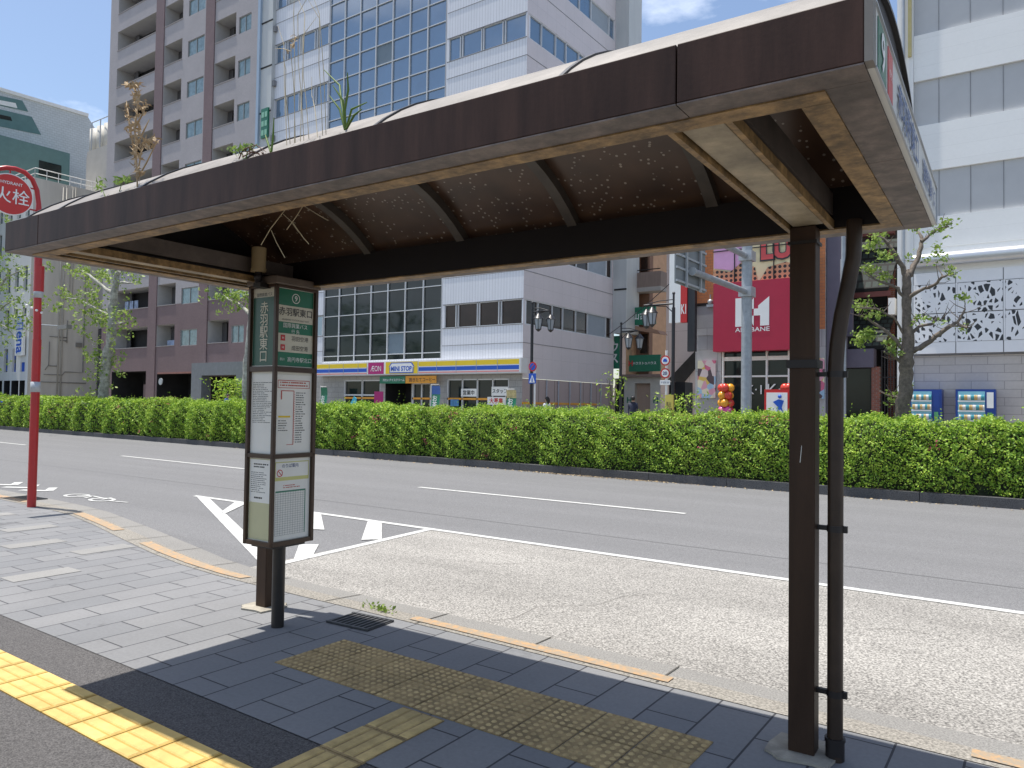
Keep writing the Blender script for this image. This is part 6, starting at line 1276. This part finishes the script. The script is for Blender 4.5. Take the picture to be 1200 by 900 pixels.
# ================================================================== PEOPLE beyond the hedge
def person(label, x, y, h, rz, shirt, trousers, hair, long_hair=False, stride=.22):
    s_ = h / 1.7; V = []; E_ = []; Rd = []
    def v(p_, r_): V.append(Vector(p_) * s_); Rd.append((r_[0] * s_, r_[1] * s_)); return len(V) - 1
    pel = v((0, 0, .93), (.15, .11)); wai = v((0, 0, 1.08), (.13, .10)); che = v((0, 0, 1.28), (.17, .11)); nk0 = v((0, 0, 1.42), (.08, .07)); nk = v((0, .01, 1.48), (.05, .05)); hd = v((0, .02, 1.56), (.075, .085)); ht = v((0, .02, 1.64), (.07, .08))
    E_ += [(pel, wai), (wai, che), (che, nk0), (nk0, nk), (nk, hd), (hd, ht)]
    for sx in (-1, 1):
        a = v((sx * .17, 0, 1.37), (.055, .055)); b = v((sx * .21, -.03 * sx, 1.12), (.042, .042)); c_ = v((sx * .21, .07 * sx, .90), (.032, .032)); d = v((sx * .21, .10 * sx, .81), (.03, .018)); E_ += [(che, a), (a, b), (b, c_), (c_, d)]
        st = stride * sx; hp_ = v((sx * .09, 0, .86), (.085, .09)); kn = v((sx * .10, st * .5 + .03, .48), (.055, .06)); an = v((sx * .10, st, .09), (.035, .04)); to_ = v((sx * .10, st + .14, .035), (.035, .025)); E_ += [(pel, hp_), (hp_, kn), (kn, an), (an, to_)]
    me = bpy.data.meshes.new('body'); me.from_pydata([tuple(q) for q in V], E_, []); o = bpy.data.objects.new('body', me); COL.objects.link(o); sk = o.modifiers.new('s', 'SKIN'); o.modifiers.new('u', 'SUBSURF').levels = 1
    for i, r_ in enumerate(Rd): me.skin_vertices[0].data[i].radius = r_
    me.skin_vertices[0].data[0].use_root = True
    bm_ = bpy.data.meshes.new_from_object(o.evaluated_get(bpy.context.evaluated_depsgraph_get())); bpy.data.objects.remove(o)
    bm_.materials.clear()
    for m_ in (M('skin'), shirt, trousers, M('dark_inside')): bm_.materials.append(m_)
    for p_ in bm_.polygons:
        z = p_.center.z / s_; xx = abs(p_.center.x) / s_; p_.use_smooth = True
        p_.material_index = 3 if z < .09 else (0 if z > 1.46 or (z < .92 and xx > .175) else (1 if z > .92 else 2))
    e_ = empty('person', (x, y, FG), label, 'person', rz=rz); bm_.name = 'body'; link('body', bm_, e_)
    f = MB(); f.ball((0, -.015 * s_, 1.615 * s_), .105 * s_, 0, 14, 8, (.92, 1.0, 1.02))
    if long_hair: f.tube([(0, -.05 * s_, 1.62 * s_), (0, -.075 * s_, 1.5 * s_), (0, -.07 * s_, 1.38 * s_)], [.09 * s_, .085 * s_, .05 * s_], 12)
    f.build('hair', hair, e_)
    f = MB(); f.ball((0, .105 * s_, 1.58 * s_), .016 * s_); 
    for sx in (-1, 1): f.ball((sx * .085 * s_, .015 * s_, 1.59 * s_), .02 * s_)
    f.build('nose_and_ears', M('skin'), e_)
    return e_
person('woman with shoulder length dark hair in a white top walking past the office corner', *(lambda q: (q[0], 26.6))(gy(641, 468, 26.6)), 1.56, R_(80), mat('shirt_white', (.68, .70, .74), .8, .05, 5), mat('trouser_grey', (.1, .1, .12), .8, .1, 5), M('hair'), True)
person('man with short dark hair in a navy jacket seen from behind near the lane shop', *(lambda q: (q[0], 29.0))(gy(742, 468, 29.0)), 1.64, R_(10), mat('jacket_navy', (.015, .02, .045), .8, .1, 5), mat('trouser_black', (.02, .02, .025), .8, .1, 5), M('hair'))
person('person in a blue patterned top in front of the grey entrance portal', *(lambda q: (q[0], 27.0))(gy(267, 462, 27.0)), 1.62, R_(-100), mat('shirt_blue', (.10, .16, .42), .8, .5, 9), mat('trouser_grey', (.1, .1, .12)), M('hair'))
